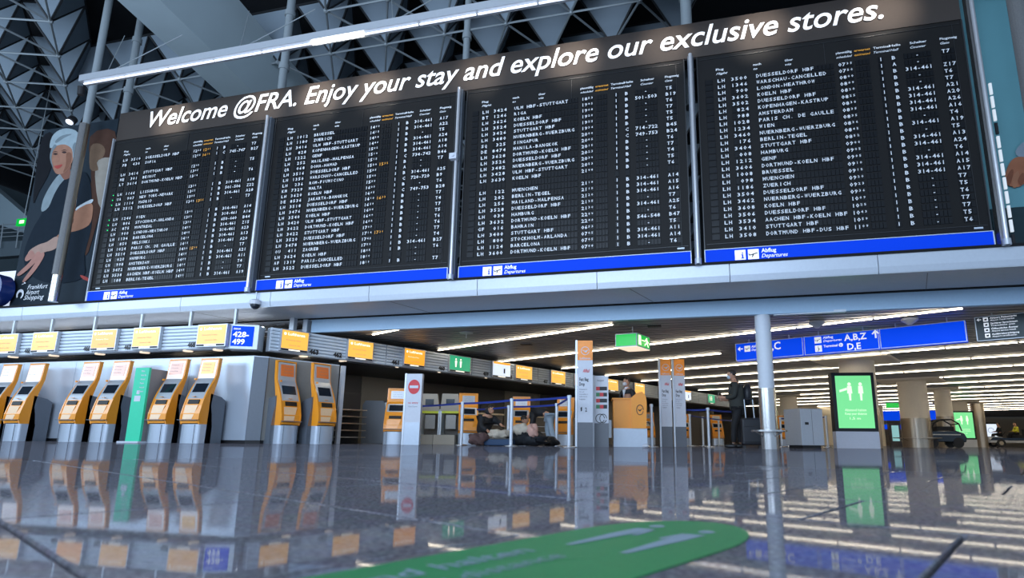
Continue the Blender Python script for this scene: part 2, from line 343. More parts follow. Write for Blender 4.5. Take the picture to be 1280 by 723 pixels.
for li in(0,1):
  for k in range(3):
    T=tri_nodes(li,Vector((0,0,0)));A=Vector((0,0,ZRB));p,q=T[k],T[(k+1)%3]
    c=(A+p+q)/3;sh=lambda v:c+(v-c)*.95
    nrm=(p-A).cross(q-A).normalized()*.03
    me=bpy.data.meshes.new('roof_panel');vs=[sh(A),sh(p),sh(q)];vs+=[v+nrm for v in vs]
    me.from_pydata(vs,[],[(0,1,2),(5,4,3),(0,3,4,1),(1,4,5,2),(2,5,3,0)]);me.materials.append(M_panel);me.update();facemesh[(li,k)]=me
rl=world_loc(roof);rest=MB();nodes={};edges=set()
for n_,(dist,li,i,j,a) in enumerate(cells):
    for k in range(3):
        if n_<100:
            o=bpy.data.objects.new('roof_panel',facemesh[(li,k)]);COL.objects.link(o);o.parent=roof;o.location=Vector((a.x,a.y,0))-rl
        else:
            me=facemesh[(li,k)];rest.add([v.co+Vector((a.x,a.y,0)) for v in me.vertices],[tuple(p.vertices) for p in me.polygons])
    nodes[(li,i,j)]=a
if rest.v: rest.build('distant_roof_panels',M_panel,roof)['kind']='stuff'
tr=MB();td=MB()
for (li,i,j),a in nodes.items():
    for di,dj in ((1,0),(0,1),(1,-1)):
        if (li,i+di,j+dj) in nodes: tr.tube(a,nodes[(li,i+di,j+dj)],.032,5,caps=False)
    tr.ell(a,(.08,.08,.08),6,4)
    T=tri_nodes(li,a)
    for p in T: td.tube(a,p,.035,4,caps=False)
    for k in range(3): td.tube(T[k],T[(k+1)%3],.04,4,caps=False)
tr.build('lower_chord',M_truss,roof)['kind']='stuff';td.build('upper_chord',M_trussd,roof)['kind']='stuff'
# big concrete beams under the roof
bmn=thing('roof_beam','massive pale concrete roof beam running diagonally at upper left','beam',(-13.5,11.6,11),kind='structure')
P=[onZ(146.6,0,11),onZ(277,119,11),onZ(317,115,11),onZ(200,0,11)];ex=lambda a,b,t:a+(b-a)*t
A0,A1,B1,B0=ex(P[0],P[1],-.6),ex(P[0],P[1],3),ex(P[3],P[2],3),ex(P[3],P[2],-.6)
U=Vector((.75,0,1.5))
MB().add([A0,A1,B1,B0,A0+U*1.0,A1+U,B1+U,B0+U],[(0,1,2,3),(7,6,5,4),(0,4,5,1),(3,2,6,7),(0,3,7,4),(1,5,6,2)]).build('beam_body',M_conc,bmn)
# second dark beam right of the first
b2=thing('roof_beam','dark concrete roof beam crossing high above the right flight boards','beam',(0,13,11),kind='structure')
MB().obox((-1.5,11.8,11.2),(22,1.5,0),(0,.9,0),(0,0,1.4)).build('beam_body',mat('concrete_dark_blue',(.03,.05,.07),.8),b2)
# ------------------------------------------------------------------ flight information boards
YBd=10.4;X0,PITCH,BW,ZB=-14.32,4.838,4.607,3.293
V8,VT=4.287,5.077
rows=[]
P1="""LH,3510,DUESSELDORF HBF,1225,1245,1,B,-,T7
FB,430,SOFIA,1235,1610,1,C,745-747,B27

LH,3414,STUTTGART HBF,1249,,1,B,-,T5
ME,301,BEIRUT,1305,,1,B,-,
LY,3614,DORTMUND-KOELN HBF,1314,,1,B,-,T6

LH,1166,LISSABON,1320,,1,B,314-461,A18
UA,907,NEW YORK-NEWARK,1325,,1,B,501-506,Z22
LH,1114,MADRID,1335,,1,B,314-461,A28
LH,3512,DUESSELDORF HBF,1342,1355,1,B,-,T7

LH,1240,WIEN,1345,,1,B,314-461,A14
LH,806,STOCKHOLM-ARLANDA,1350,,1,B,314-461,A16
AC,875,MONTREAL,1355,,1,B,650-660,B44
LH,900,LONDON-HEATHROW,1400,,1,B,314-461,Z15
LH,1134,BARCELONA,1405,,1,B,314-461,A23
LH,850,HELSINKI,1410,,1,B,314-461,A13
LH,1024,PARIS CH. DE GAULLE,1415,,1,B,314-461,A20
LH,3514,DUESSELDORF HBF,1420,1500,1,B,-,T7
LH,020,HAMBURG,1425,,1,B,314-461,A21
LH,998,AMSTERDAM,1430,,1,B,314-461,A11
LH,3472,NUERNBERG-WUERZBURG,1434,,1,B,-,T4
LH,3538,AACHEN HBF-KOELN HBF,1445,,1,B,-,T7
LH,188,BERLIN-TEGEL,1455,,1,B,314-461,A19"""
P2="""LH,1012,BRUESSEL,1400,,1,B,314-461,A17
LH,1180,ZUERICH,1415,,1,B,314-461,A22
LH,3416,ULM HBF-STUTTGART,1434,,1,B,-,T5
LH,828,KOPENHAGEN-KASTRUP,1440,,1,B,314-461,A24
LH,1222,GENF,1505,,1,B,314-461,A18
LH,252,MAILAND-MALPENSA,1510,,1,B,314-461,A14
QR,068,DOHA-HAMAD,1515,,1,C,734-742,B46
LH,3516,DUESSELDORF HBF,1520,1535,1,B,-,T7
LH,1350,WARSCHAU-CANCELLED,1535,,1,A,-,
LH,236,ROM-FIUMICINO,1540,,1,B,314-461,A25
KM,7329,MALTA,1555,,1,C,720-720,B9
LH,3620,KOELN HBF,1600,,1,B,-,T6
DE,8536,JAKARTA-BANGKOK,1605,,1,C,749-753,B28
LH,3518,DUESSELDORF HBF,1610,1633,1,B,-,T7
LH,3476,NUERNBERG-WUERZBURG,1620,,1,B,-,T4
LH,3540,KOELN HBF,1634,,1,B,-,T7
LH,3420,ULM HBF-STUTTGART,1649,,1,B,-,T5
LH,3622,DORTMUND-KOELN HBF,1655,,1,B,-,T6
LH,3422,STUTTGART HBF,1705,,1,B,-,T6
LH,3520,DUESSELDORF HBF,1714,1720,1,B,-,T7
LH,3478,NUERNBERG-WUERZBURG,1742,,1,B,-,T4
OU,411,ZAGREB,1750,,1,B,314-461,B27
LH,3624,KOELN HBF,1805,,1,B,-,T6
AF,1319,PARIS-CANCELLED,1810,,,,-,
LH,3522,DUESSELDORF HBF,1819,,1,B,-,T7"""
P3="""LH,3424,ULM HBF-STUTTGART,1853,,1,B,-,T5
BT,1246,RIGA,1905,,1,B,501-503,B19
LH,3626,KOELN HBF,1908,,1,B,-,T6
LH,3524,DUESSELDORF HBF,1920,,1,B,-,T7
LH,3426,STUTTGART HBF,1923,,1,B,-,T5
LH,3480,NUERNBERG-WUERZBURG,1934,,1,B,-,T5
SQ,325,SINGAPUR,2000,,1,C,714-722,B45
DE,8474,MANILA-BANGKOK,2005,,1,C,749-753,B24
LH,3628,DORTMUND-KOELN HBF,2015,,1,B,-,T6
LH,3526,DUESSELDORF HBF,2023,,1,B,-,T7
LH,3482,NUERNBERG-WUERZBURG,2030,,1,B,-,T4
LH,3428,ULM HBF-STUTTGART,2053,,1,B,-,T5
LH,3630,KOELN HBF,2108,,1,B,-,T6

LH,122,MUENCHEN,2110,,1,B,314-461,A14
LH,202,BERLIN-TEGEL,2115,,1,B,314-461,A15
LH,256,MAILAND-MALPENSA,2120,,1,B,314-461,A16
LH,3528,DUESSELDORF HBF,2125,,1,B,-,T7
LH,034,HAMBURG,2130,,1,B,314-461,A25
LH,3632,DORTMUND-KOELN HBF,2209,,1,B,-,T6
GF,016,BAHRAIN,2240,,1,B,546-548,B47
LH,3400,STUTTGART HBF,0653,,1,B,-,T5
LH,800,STOCKHOLM-ARLANDA,0705,,1,B,314-461,A11
LH,1124,BARCELONA,0705,,1,B,314-461,A14
LH,3600,DORTMUND-KOELN HBF,0708,,1,B,-,T6"""
P4="""LH,3500,DUESSELDORF HBF,0735,,1,B,-,T7
LH,1346,WARSCHAU-CANCELLED,0750,,1,A,-,
LH,900,LONDON-HEATHROW,0800,,1,B,314-461,Z17
LH,3602,KOELN HBF,0809,,1,B,-,T6
LH,3502,DUESSELDORF HBF,0820,,1,B,-,T7
LH,824,KOPENHAGEN-KASTRUP,0825,,1,B,314-461,A21
LH,988,AMSTERDAM,0830,,1,B,314-461,A20
LH,1028,PARIS CH. DE GAULLE,0835,,1,B,314-461,A26
LH,1234,WIEN,0835,,1,B,314-461,A16
LH,3460,NUERNBERG-WUERZBURG,0836,,1,B,-,T4
LH,176,BERLIN-TEGEL,0845,,1,B,314-461,A19
LH,3404,STUTTGART HBF,0852,,1,B,-,T5
LH,008,HAMBURG,0900,,1,B,314-461,A13
LH,1212,GENF,0905,,1,B,314-461,A24
LH,3606,DORTMUND-KOELN HBF,0905,,1,B,-,T6
LH,1008,BRUESSEL,0910,,1,B,314-461,A14
LH,098,MUENCHEN,0915,,1,B,314-461,A15
LH,1186,ZUERICH,0920,,1,B,314-461,A17
LH,3504,DUESSELDORF HBF,0923,,1,B,-,T7
LH,3462,NUERNBERG-WUERZBURG,0936,,1,B,-,T5
LH,3608,KOELN HBF,1009,,1,B,-,T6
LH,3506,DUESSELDORF HBF,1025,,1,B,-,T7
LH,3534,AACHEN HBF-KOELN HBF,1043,,1,B,-,T7
LH,3410,STUTTGART HBF,1059,,1,B,-,T5
LH,3508,DORTMUND HBF-DUS HBF,1109,,1,B,-,T6"""
def i_icon(m,o,r,u,s,back,fore):
    poly(m,[(0,0),(s,0),(s,s),(0,s)],o,r,u,back);f=o+r.cross(u)*.003
    poly(m,[(.56*s,.12*s),(.86*s,.12*s),(.86*s,.2*s),(.78*s,.2*s),(.78*s,.56*s),(.58*s,.56*s),(.58*s,.48*s),(.65*s,.48*s),(.65*s,.2*s),(.56*s,.2*s)],f,r,u,fore)
    poly(m,ellipse(.72*s,.68*s,.075*s,.075*s,10),f,r,u,fore)
def plane_icon(m,o,r,u,s,back,fore,ang=.25):
    poly(m,[(0,0),(s,0),(s,s),(0,s)],o,r,u,back);f=o+r.cross(u)*.003
    def R_(p): x,y=p[0]-.5,p[1]-.5;return ((x*cos(ang)-y*sin(ang)+.5)*s,(x*sin(ang)+y*cos(ang)+.5)*s)
    poly(m,[R_(p) for p in [(.1,.46),(.85,.46),(.93,.5),(.85,.56),(.1,.54)]],f,r,u,fore)
    poly(m,[R_(p) for p in [(.08,.52),(.2,.52),(.13,.68),(.07,.68)]],f,r,u,fore)
    poly(m,[R_(p) for p in [(.42,.5),(.58,.5),(.36,.24),(.28,.24)]],f,r,u,fore)
names=['leftmost','second from left','third from left','rightmost']
firsts=['Duesseldorf Hbf at 12:25','Bruessel at 14:00','Ulm Hbf-Stuttgart at 18:53','Duesseldorf Hbf at 07:35']
TXT={(.37):None}
for bi,data in enumerate((P1,P2,P3,P4)):
    bx=X0+bi*PITCH
    th=thing('departure_board',f'{names[bi]} black split-flap departure board, top row {firsts[bi]}','board',(bx+BW/2,YBd,ZB),group='departure boards above the gallery edge')
    MB().box((bx+BW/2,YBd+.14,ZB+V8/2+.01),(BW,.28,V8-.03)).build('cabinet',M_board,th,bevel=.01)
    b=MB();fr=.018
    for c,sz in (((bx+.01,YBd-.008,ZB+V8/2),(.02,.03,V8-.04)),((bx+BW-.01,YBd-.008,ZB+V8/2),(.02,.03,V8-.04)),((bx+BW/2,YBd-.008,ZB+4.2),(BW-.1,.014,.008)),((bx+2.32,YBd-.006,ZB+3.97),(.008,.012,.44)),((bx+4.44,YBd-.006,ZB+2.3),(.006,.012,3.78)),((bx+BW/2,YBd-.006,ZB+.40),(BW-.1,.012,.008))): b.box(c,sz)
    b.build('trim_frame',mat('board_trim',(.045,.047,.05),.35,.3),th)
    # flap cells
    cb=MB();segs=[(.14,.30,1),(.37,.525,2),(.62,.935,4),(1.085,2.46,20),(2.53,2.79,4),(2.82,3.06,4),(3.20,3.29,1),(3.41,3.5,1),(3.62,4.06,7),(4.22,4.43,3)]
    for r_ in range(25):
        v=3.66-r_*.132
        for (a,c,n) in segs:
            pt=(c-a)/n
            for k in range(n):
                x=bx+a+(k+.5)*pt;z=ZB+v+.035
                wv=pt*.84/2;hh=.052
                cb.add([(x-wv,YBd-.012,z-hh),(x+wv,YBd-.012,z-hh),(x+wv,YBd-.012,z+hh),(x-wv,YBd-.012,z+hh),(x-wv*1.06,YBd,z-hh*1.06),(x+wv*1.06,YBd,z-hh*1.06),(x+wv*1.06,YBd,z+hh*1.06),(x-wv*1.06,YBd,z+hh*1.06)],[(0,1,2,3),(4,5,1,0),(5,6,2,1),(6,7,3,2),(7,4,0,3)])
    cb.build('flap_cells',M_cell,th)['kind']='stuff'
    yy=YBd-.018
    for r_,line in enumerate(data.split('\n')):
        if not line:continue
        v=ZB+3.66-r_*.132;f_=line.split(',')
        m=MB();sz=.098
        def cr(txt,u,p,mi=M_white,s_=sz,dz=0,cw=.055): cellrow(m,txt,(bx+u,yy,v+dz),XR,ZU,s_,p,cw,mi)
        cr(f_[0],.37,.0775);cr(f_[1].rjust(4),.62,.0785);cr(f_[2],1.085,.0688)
        cr(f_[3][:2],2.53,.065);cr(f_[3][2:],2.66,.06,s_=.06,dz=.024,cw=.034)
        if f_[4]: cr(f_[4][:2],2.82,.062,M_orange_l);cr(f_[4][2:],2.945,.056,M_orange_l,s_=.06,dz=.024,cw=.034)
        cr(f_[5],3.20,.09);cr(f_[6],3.41,.09,cw=.06)
        if f_[7]=='-': cr('-',3.80,.07)
        else: cr(f_[7],3.62,.0628)
        cr(f_[8],4.22,.07)
        m.build('flight_row',None,th)['kind']='stuff'
    if bi==0:
        m=MB()
        for r_ in (7,8,9,12,13,14): m.ell((bx+.25,YBd-.02,ZB+3.69-r_*.132),(.012,.008,.012),6,4)
        m.build('status_lamps',emi('lamp_green',(.0,.9,.2),2),th)
    # header words
    m=MB();hs=.062
    for u,a,c,mi in ((.36,'Flug','Flight',M_white),(1.05,'nach','to',M_white),(1.62,'über','via',M_white),(2.51,'planmäßig','scheduled',M_white),(2.82,'erwartet','estimated',M_orange_l),(3.14,'Terminal','Terminal',M_white),(3.41,'Halle','Hall',M_white),(3.74,'Schalter','Counter',M_white),(4.22,'Flugsteig','Gate',M_white)):
        wd=min(.27,.036*len(a));wd2=min(.27,.036*len(c))
        put(m,a,(bx+u,yy,ZB+3.92),XR,ZU,hs,wd,.02,mi=mi);put(m,c,(bx+u,yy,ZB+3.83),XR,ZU,hs,wd2,.015,.35,mi)
    m.build('column_headings',None,th)['kind']='stuff'
    # blue strip
    bs=MB().box((bx+BW/2,YBd+.10,ZB+.14),(BW,.30,.272)).build('blue_strip',M_blue,th)
    b=MB();yq=YBd-.056
    for c,sz in (((bx+BW/2,yq,ZB+.006),(BW,.012,.012)),((bx+BW/2,yq,ZB+.276),(BW,.012,.012)),((bx+.008,yq,ZB+.14),(.016,.012,.27)),((bx+BW-.008,yq,ZB+.14),(.016,.012,.27))): b.box(c,sz)
    b.build('strip_frame',M_alul,th)
    m=MB();yq=YBd-.058
    i_icon(m,Vector((bx+.53,yq,ZB+.05)),XR,ZU,.185,M_glyphw,M_blue);plane_icon(m,Vector((bx+.755,yq,ZB+.05)),XR,ZU,.185,M_glyphw,M_blk)
    put(m,'Abflug',(bx+.985,yq,ZB+.165),XR,ZU,.105,.25,.02,mi=M_glyphw);put(m,'Departures',(bx+.985,yq,ZB+.07),XR,ZU,.10,.44,.005,.3,M_glyphw)
    m.build('departures_marking',None,th)
    MB().box((bx+(.24 if bi<2 else 4.42),YBd-.004,ZB+.36),(.13,.012,.028)).build('maker_plate',M_alul,th)
    if bi<4:
        px_=bx+BW+.115;
        pl=thing('board_mast','slim silver mast '+['between the leftmost two flight boards','between the second and third flight boards','between the third and rightmost flight boards','at the right end of the rightmost flight board'][bi],'mast',(px_,10.28,ZT),group=None)
        top=ZB+V8-.02 if bi<3 else 9.6
        MB().tube((px_,10.24,ZT+.0),(px_,10.24,top),.036,14).build('tube',M_mast,pl,True)
        MB().box((px_,10.36,(ZT+top)/2),(.11,.12,top-ZT)).build('back_channel',M_cab if bi<3 else M_steel,pl)
        MB().tube((px_,10.24,ZT),(px_,10.24,ZT+.1),.06,14).build('foot',M_alu,pl,True)
        if bi==1: MB().box((px_-.02,10.16,ZB+2.62),(.16,.1,.13)).tube((px_-.02,10.11,ZB+2.62),(px_-.02,10.09,ZB+2.62),.03,10).build('sensor',M_totw,pl)
        if bi==3:
            for k in range(12):
                MB().box((px_+.17,10.40,ZT+.12+k*.25),(.04,.03,.21)).build('lit_segment',emi('segment_white',(.8,.9,1),.7) if k not in(0,8) else M_blk,pl)
MB().box((X0-.03,YBd+.05,ZB+V8/2),(.03,.2,V8+.1)).build('mast_left',M_alu)
tag(bpy.data.objects['mast_left'],'thin aluminium edge post at the left end of the leftmost flight board','post');bpy.data.objects['mast_left'].name='edge_post'
# banner
bn=thing('banner_board','long dark banner board lettered Welcome @FRA above the flight boards','banner',(X0+9.5,YBd,ZB+V8))
bl=3*PITCH+BW
MB().box((X0+bl/2,YBd+.16,ZB+(V8+VT)/2),(bl,.32,VT-V8-.012)).build('banner_panel',M_banner,bn)
MB().box((X0+bl/2,YBd+.18,ZB+V8),(bl,.3,.02)).build('shadow_gap',M_blk,bn)
m=MB()
words=[('Welcome',187,290),('@FRA.',297,388),('Enjoy',373,436),('your',446,503),('stay',511,562)]
put(m,'Welcome @FRA. Enjoy your stay and explore our exclusive stores.',(X0+1.03,YBd-.03,ZB+4.525),XR,ZU,.63,16.85,.011,.28,res=4)
full='Welcome @FRA. Enjoy your stay and explore our exclusive stores.'.split(' ')
fv_=textmesh(' '.join(full),1,.011,.28,4)[0];fx0=min(v[0] for v in fv_);fx1=max(v[0] for v in fv_);ends=[]
for i in range(len(full)):
    pv=textmesh(' '.join(full[:i+1]),1,.011,.28,4)[0];ends.append(X0+1.03+(max(v[0] for v in pv)-fx0)/(fx1-fx0)*16.85+.03)
for i,wd in enumerate(full):
    lo_=ends[i-1] if i else -99;fs=[f for f in m.f if lo_<sum(m.v[k][0] for k in f)/len(f)<=ends[i]]
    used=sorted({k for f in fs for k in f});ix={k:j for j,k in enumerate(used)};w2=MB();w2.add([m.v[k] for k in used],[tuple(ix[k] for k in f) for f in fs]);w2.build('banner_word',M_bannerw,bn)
# hanging tube light bar with spotlights on the banner
LB=thing('light_bar','long hanging fluorescent light bar in front of the Welcome banner','lamp',(-5,9,8.2))
MB().prism([(-13.7,8.90,8.20),(-13.7,9.10,8.20),(-13.7,9.10,8.33),(-13.7,9.02,8.38),(-13.7,8.90,8.36)],(19,0,0)).build('housing',M_alu,LB)
for i in range(15):
    x=-13.62+i*1.22
    MB().tube((x,8.98,8.17),(x+1.18,8.98,8.17),.035 if i==5 else .02,8).build('light_tube',M_tubeb if i==5 else M_tubec,LB,True)
    if i%3==0: MB().tube((x+.6,9,8.36),(x+1.9,9.6,9.6),.012,5).tube((x+.6,9,8.36),(x+.1,9.6,9.9),.008,5).build('stay',M_truss,LB)
MB().tube((-13.72,9,8.12),(-13.72,9.02,7.92),.07,12).build('end_spotlight',M_blk,LB)
for i,x in enumerate((-12.6,-9.9,-8.4,-6.9,-4.4,-2.3,-.4,1.4,3.6)):
    l=bpy.data.lights.new('banner_spot','SPOT');l.energy=[120,60,150,110,60,125,75,110,110][i];l.spot_size=math.radians(74);l.spot_blend=1;l.color=(1,.9,.78);l.shadow_soft_size=.03
    o=bpy.data.objects.new('banner_spot',l);COL.objects.link(o);o.location=(x,9.35,8.05);o.rotation_euler=(math.radians(93),0,0)
    dv=Vector((x,10.4,7.95))-Vector(o.location);o.rotation_euler=dv.to_track_quat('-Z','Y').to_euler()
# pipes rising behind the boards
for (xa,ya,xb,yb,r,Yp,lab) in ((158,130,172,30,.09,11.2,'grey steel pipe rising behind the left end of the banner'),(352,112,361,0,.10,11.3,'grey steel pipe rising behind the word Enjoy'),(583,62,586,0,.08,11.3,'thin grey pipe rising behind the banner centre'),(858,30,858,0,.12,11.2,'grey pipe with clamps rising behind the word exclusive')):
    a=onY(xa,ya,Yp);t=thing('roof_pipe',lab,'pipe',(a.x,Yp,7.5))
    MB().tube((a.x,Yp,7.0),(a.x,Yp,13.9),r,12).build('pipe',M_truss,t,True)
    MB().tube((a.x,Yp,9.6),(a.x,Yp,9.75),r+.03,12).tube((a.x,Yp,11.2),(a.x,Yp,11.35),r+.03,12).build('collar',M_truss,t,True)
# big column at left with perforated sleeve
cx_=onY(66,378,10).x;cl=thing('sleeved_column','tall steel column in a speckled granite sleeve in front of the poster','column',(cx_,10.0,ZT))
MB().tube((cx_,10.0,ZT-.02),(cx_,10.0,ZT+.62),.10,28).build('steel_foot',M_steel,cl,True)
MB().tube((cx_,10.0,ZT+.62),(cx_,10.0,7.9),.095,28).build('sleeve',M_steelw,cl,True)
ia=[math.radians(-150+i*12) for i in range(11)]
MB().prism([(cx_+.115*cos(t),10+.115*sin(t),ZT+.64) for t in ia]+[(cx_+.097*cos(t),10+.097*sin(t),ZT+.64) for t in reversed(ia)],(0,0,7.88-ZT-.64)).build('granite_inlay',M_gran,cl)
MB().tube((cx_-.05,10.05,7.9),(cx_-.05,10.05,13.9),.085,20).build('upper_pipe',M_truss,cl,True)
MB().tube((cx_-.45,10.0,8.1),(cx_-.40,9.9,7.96),.10,14).build('spotlight',M_blk,cl);MB().tube((cx_-.395,9.89,7.95),(cx_-.393,9.885,7.94),.08,14).build('spotlight_lens',M_tubec,cl)
# ------------------------------------------------------------------ posters above the gallery edge
po=thing('poster','large advertising poster of a white haired woman in a dark dress left of the boards','poster',(-15.7,10.5,3.3))
YP=10.46
MB().box((-15.73,YP+.06,5.78),(2.56,.1,5.0)).build('poster_board',mat('poster_dark',(.018,.028,.038),.7,spec=.15),po)
def pp(name,pts,material,lv,smooth_=True):
    y=YP-.002*lv
    if smooth_: # Catmull-Rom through the traced outline
        n=len(pts);q=[]
        for i in range(n):
            p0,p1,p2,p3=[pts[(i+k)%n] for k in(-1,0,1,2)]
            for t in(0,.33,.66):
                q.append(tuple(.5*((2*p1[c])+(-p0[c]+p2[c])*t+(2*p0[c]-5*p1[c]+4*p2[c]-p3[c])*t*t+(-p0[c]+3*p1[c]-3*p2[c]+p3[c])*t**3) for c in(0,1)))
        pts=q
    m=MB();W_=[onY(a,b,y) for a,b in pts];m.add(W_,[tuple(range(len(W_)))]);return m.build(name,material,po if pts is not None else None)
K=2.892
def C4(*l): return [(a/K,140+b/K) for a,b in l]   # traced in the poster's own crop
pr=lambda n,c,r=.8:mat('print_'+n,c,r,noise=.18,nscale=6,spec=.1)
pp('printed_background',C4((325,90),(415,70),(405,200),(345,420),(310,520),(290,420),(330,250)),pr('rust',(.07,.035,.025)),1)
pp('printed_background',C4((345,190),(395,165),(400,200),(380,330),(355,330)),pr('cream',(.30,.27,.23)),2)
pp('printed_hair',C4((328,125),(360,115),(380,135),(372,165),(350,180),(355,210),(325,205)),pr('brown_hair',(.16,.10,.065)),3)
pp('printed_background',C4((150,100),(190,80),(185,200),(140,290),(120,330),(128,230)),pr('near_black',(.010,.011,.014)),1)
pp('printed_dress',C4((215,225),(250,235),(300,215),(325,250),(332,330),(330,420),(305,520),(300,600),(190,620),(110,590),(85,520),(115,430),(150,370),(180,300)),pr('navy_dress',(.012,.019,.028)),4)
pp('printed_scarf',C4((215,225),(238,235),(215,265),(195,300),(175,345),(150,360),(155,320),(180,270)),pr('scarf',(.22,.27,.29)),5)
pp('printed_neck',C4((210,205),(255,190),(258,230),(235,245),(222,232)),pr('neck',(.22,.10,.07)),6)
pp('printed_face',C4((190,120),(235,112),(262,130),(264,170),(250,200),(228,222),(205,224),(192,205),(184,170)),pr('face',(.34,.17,.115)),7)
pp('printed_hair',C4((180,130),(188,90),(215,65),(250,60),(282,75),(285,120),(275,165),(264,170),(260,135),(235,118),(205,122)),pr('white_hair',(.30,.37,.40)),8)
pp('printed_hair',C4((184,140),(180,165),(186,190),(192,200),(186,170),(192,140),(205,124),(196,118)),pr('white_hair_shade',(.17,.21,.23)),9)
pp('printed_hair',C4((262,128),(266,160),(262,200),(252,215),(272,180),(282,130),(272,110)),pr('white_hair_shade',(.17,.21,.23)),9)
pp('printed_hair',C4((200,105),(225,85),(260,80),(230,95),(205,112)),pr('white_hair_shade',(.17,.21,.23)),9)
pp('printed_cheek_shade',C4((240,150),(258,150),(256,185),(240,210),(228,218),(238,190)),pr('face_shade',(.22,.10,.065)),8)
for a,b in ((200,146),(232,140)): pp('printed_brow',C4((a-11,b+1),(a,b-4),(a+11,b),(a,b-1)),pr('eye',(.05,.03,.03)),9)
for a,b in ((200,152),(232,146)): pp('printed_eye',C4((a-9,b),(a,b-4),(a+9,b),(a,b+4)),pr('eye',(.05,.03,.03)),9)
pp('printed_mouth',C4((196,196),(212,192),(226,190),(214,204),(202,204)),pr('lips',(.38,.07,.06)),9)
pp('printed_nose',C4((206,158),(212,156),(214,176),(202,180)),pr('nose',(.33,.16,.11)),9)
pp('printed_cuff',C4((278,345),(330,316),(332,328),(280,358)),pr('cuff',(.5,.55,.58)),6)
pp('printed_arm',C4((270,360),(330,330),(334,372),(322,408),(285,428),(240,440),(212,470),(200,455),(235,425),(265,400)),pr('arm',(.33,.16,.10)),7)
pp('printed_hand',C4((205,450),(215,480),(190,500),(160,508),(140,532),(118,535),(100,520),(108,500),(140,480),(170,470)),pr('hand',(.38,.25,.20)),8)
for k,q in enumerate((((135,505),(105,545),(68,580),(62,592),(75,590),(112,560),(148,520)),((150,510),(118,560),(82,610),(92,612),(130,570),(160,520)),((112,500),(90,530),(98,540),(125,520)))):
    pp('printed_finger',C4(*q),pr('finger',(.40,.20,.16)),9+k)
pp('printed_fingers_edge',C4((290,590),(318,600),(322,612),(300,605)),pr('lips',(.38,.07,.06)),5)
m=MB();Yt=YP-.03
for i,t in enumerate(('Frankfurt','Airport','Shopping')):
    a=onY(34-i*2.4,362+i*6.6,Yt);b_=onY(34-i*2.4+[25,17,25][i],361+i*6.6,Yt);put(m,t,a,XR,ZU,.17,(b_-a).x,.0,.3)
a=onY(25,368,Yt);m.add([a+Vector((p[0],0,p[1])) for p in ellipse(0,0,.125,.13,16,-1.2,4.3)+[(x*.55,y*.55) for x,y in reversed(ellipse(0,-.04,.125,.14,16,-.9,4.0))]],[tuple(range(32))])
a=onY(27.5,356.5,Yt);put(m,'>',a+Vector((-.02,0,0)),XR,ZU,.12,.14,.02,.9)
m.build('poster_lettering',M_white,po)
# white light board + clock at far left
lb=thing('lit_board','white lit panel behind the blue clock at the left edge','sign',(-17.7,10.7,3.4))
MB().box((-18.0,10.7,3.86),(1.75,.08,1.05)).build('panel',mat('lit_panel',(.6,.62,.7),.4,em=(.75,.78,.92),es=.45),lb)
MB().box((-18.0,10.65,3.32),(1.8,.1,.1)).build('base_rail',M_blk,lb)
ck=thing('clock','round blue rimmed clock at the left edge beside the poster','clock',(-17.3,10.2,3.5))
c=onY(-12,361,10.1)
MB().tube(c+Vector((0,.28,0)),c+Vector((0,-.02,0)),.40,32).build('clock_case',mat('clock_blue',(.01,.03,.16),.3),ck,True)
MB().tube(c+Vector((0,-.02,0)),c+Vector((0,-.03,0)),.31,32).build('clock_dial',M_monw,ck)
m=MB()
for k in range(12):
    t=k*pi/6;m.box(c+Vector((.26*sin(t),-.035,.26*cos(t))),(.02,.008,.02))
m.tube(c+Vector((0,-.036,0)),c+Vector((.02,-.036,.2)),.008,5).tube(c+Vector((0,-.036,0)),c+Vector((.12,-.036,-.06)),.010,5);m.build('clock_hands',M_blk,ck)
# far exit sign left
a=onZ(29,278,4.6) if False else onY(29,278,14.5)
t=thing('exit_sign','small far green exit sign below the roof frame at left','sign',a)
MB().box(a,(.55,.08,.26)).build('panel',M_exit,t);MB().box(a+Vector((0,-.05,0)),(.2,.02,.12)).build('pictogram',M_exitw,t);MB().tube(a+Vector((0,0,.1)),(a.x,a.y,13.9),.015,6).build('rod',M_truss,t)
# right: teal poster with a hand, granite pilaster
tp=thing('poster','tall teal advertising poster with a reaching hand right of the boards','poster',(6.3,10.9,ZT))
MB().box((6.35,10.96,6.9),(2.7,.1,7.2)).build('poster_board',M_teal,tp)
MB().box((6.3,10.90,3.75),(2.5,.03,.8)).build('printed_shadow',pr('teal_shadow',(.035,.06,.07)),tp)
po=tp;YP=10.88
po_=po
def pk(name,pts,material,lv): 
    global po,YP;return pp(name,pts,material,lv)
pk('printed_sleeve',[(1269,190),(1283,176),(1300,186),(1300,214),(1279,200)],pr('sleeve',(.30,.36,.42)),3)
pk('printed_hand',[(1276,196),(1284,200),(1286,222),(1277,232),(1269,234),(1259,231),(1256,224),(1259,210),(1266,199)],pr('poster_hand',(.40,.16,.09)),4)
for k,q in enumerate(([(1258,222),(1264,212),(1267,215),(1263,230),(1258,230)],[(1265,224),(1271,214),(1274,218),(1271,233),(1266,234)],[(1272,226),(1278,216),(1281,222),(1277,232)])):
    pk('printed_finger',q,pr('poster_finger',(.26,.10,.06)) if k!=1 else pr('poster_finger_light',(.42,.19,.11)),5+k)
pi_=thing('granite_pilaster','speckled granite pilaster with steel trim at the upper right edge','pilaster',(6.2,10.5,5.2))
a=onY(1268,0,10.0);b=onY(1292,130,10.0);xc=(a.x+b.x)/2+.02
ia=[math.radians(-175+i*12) for i in range(11)]
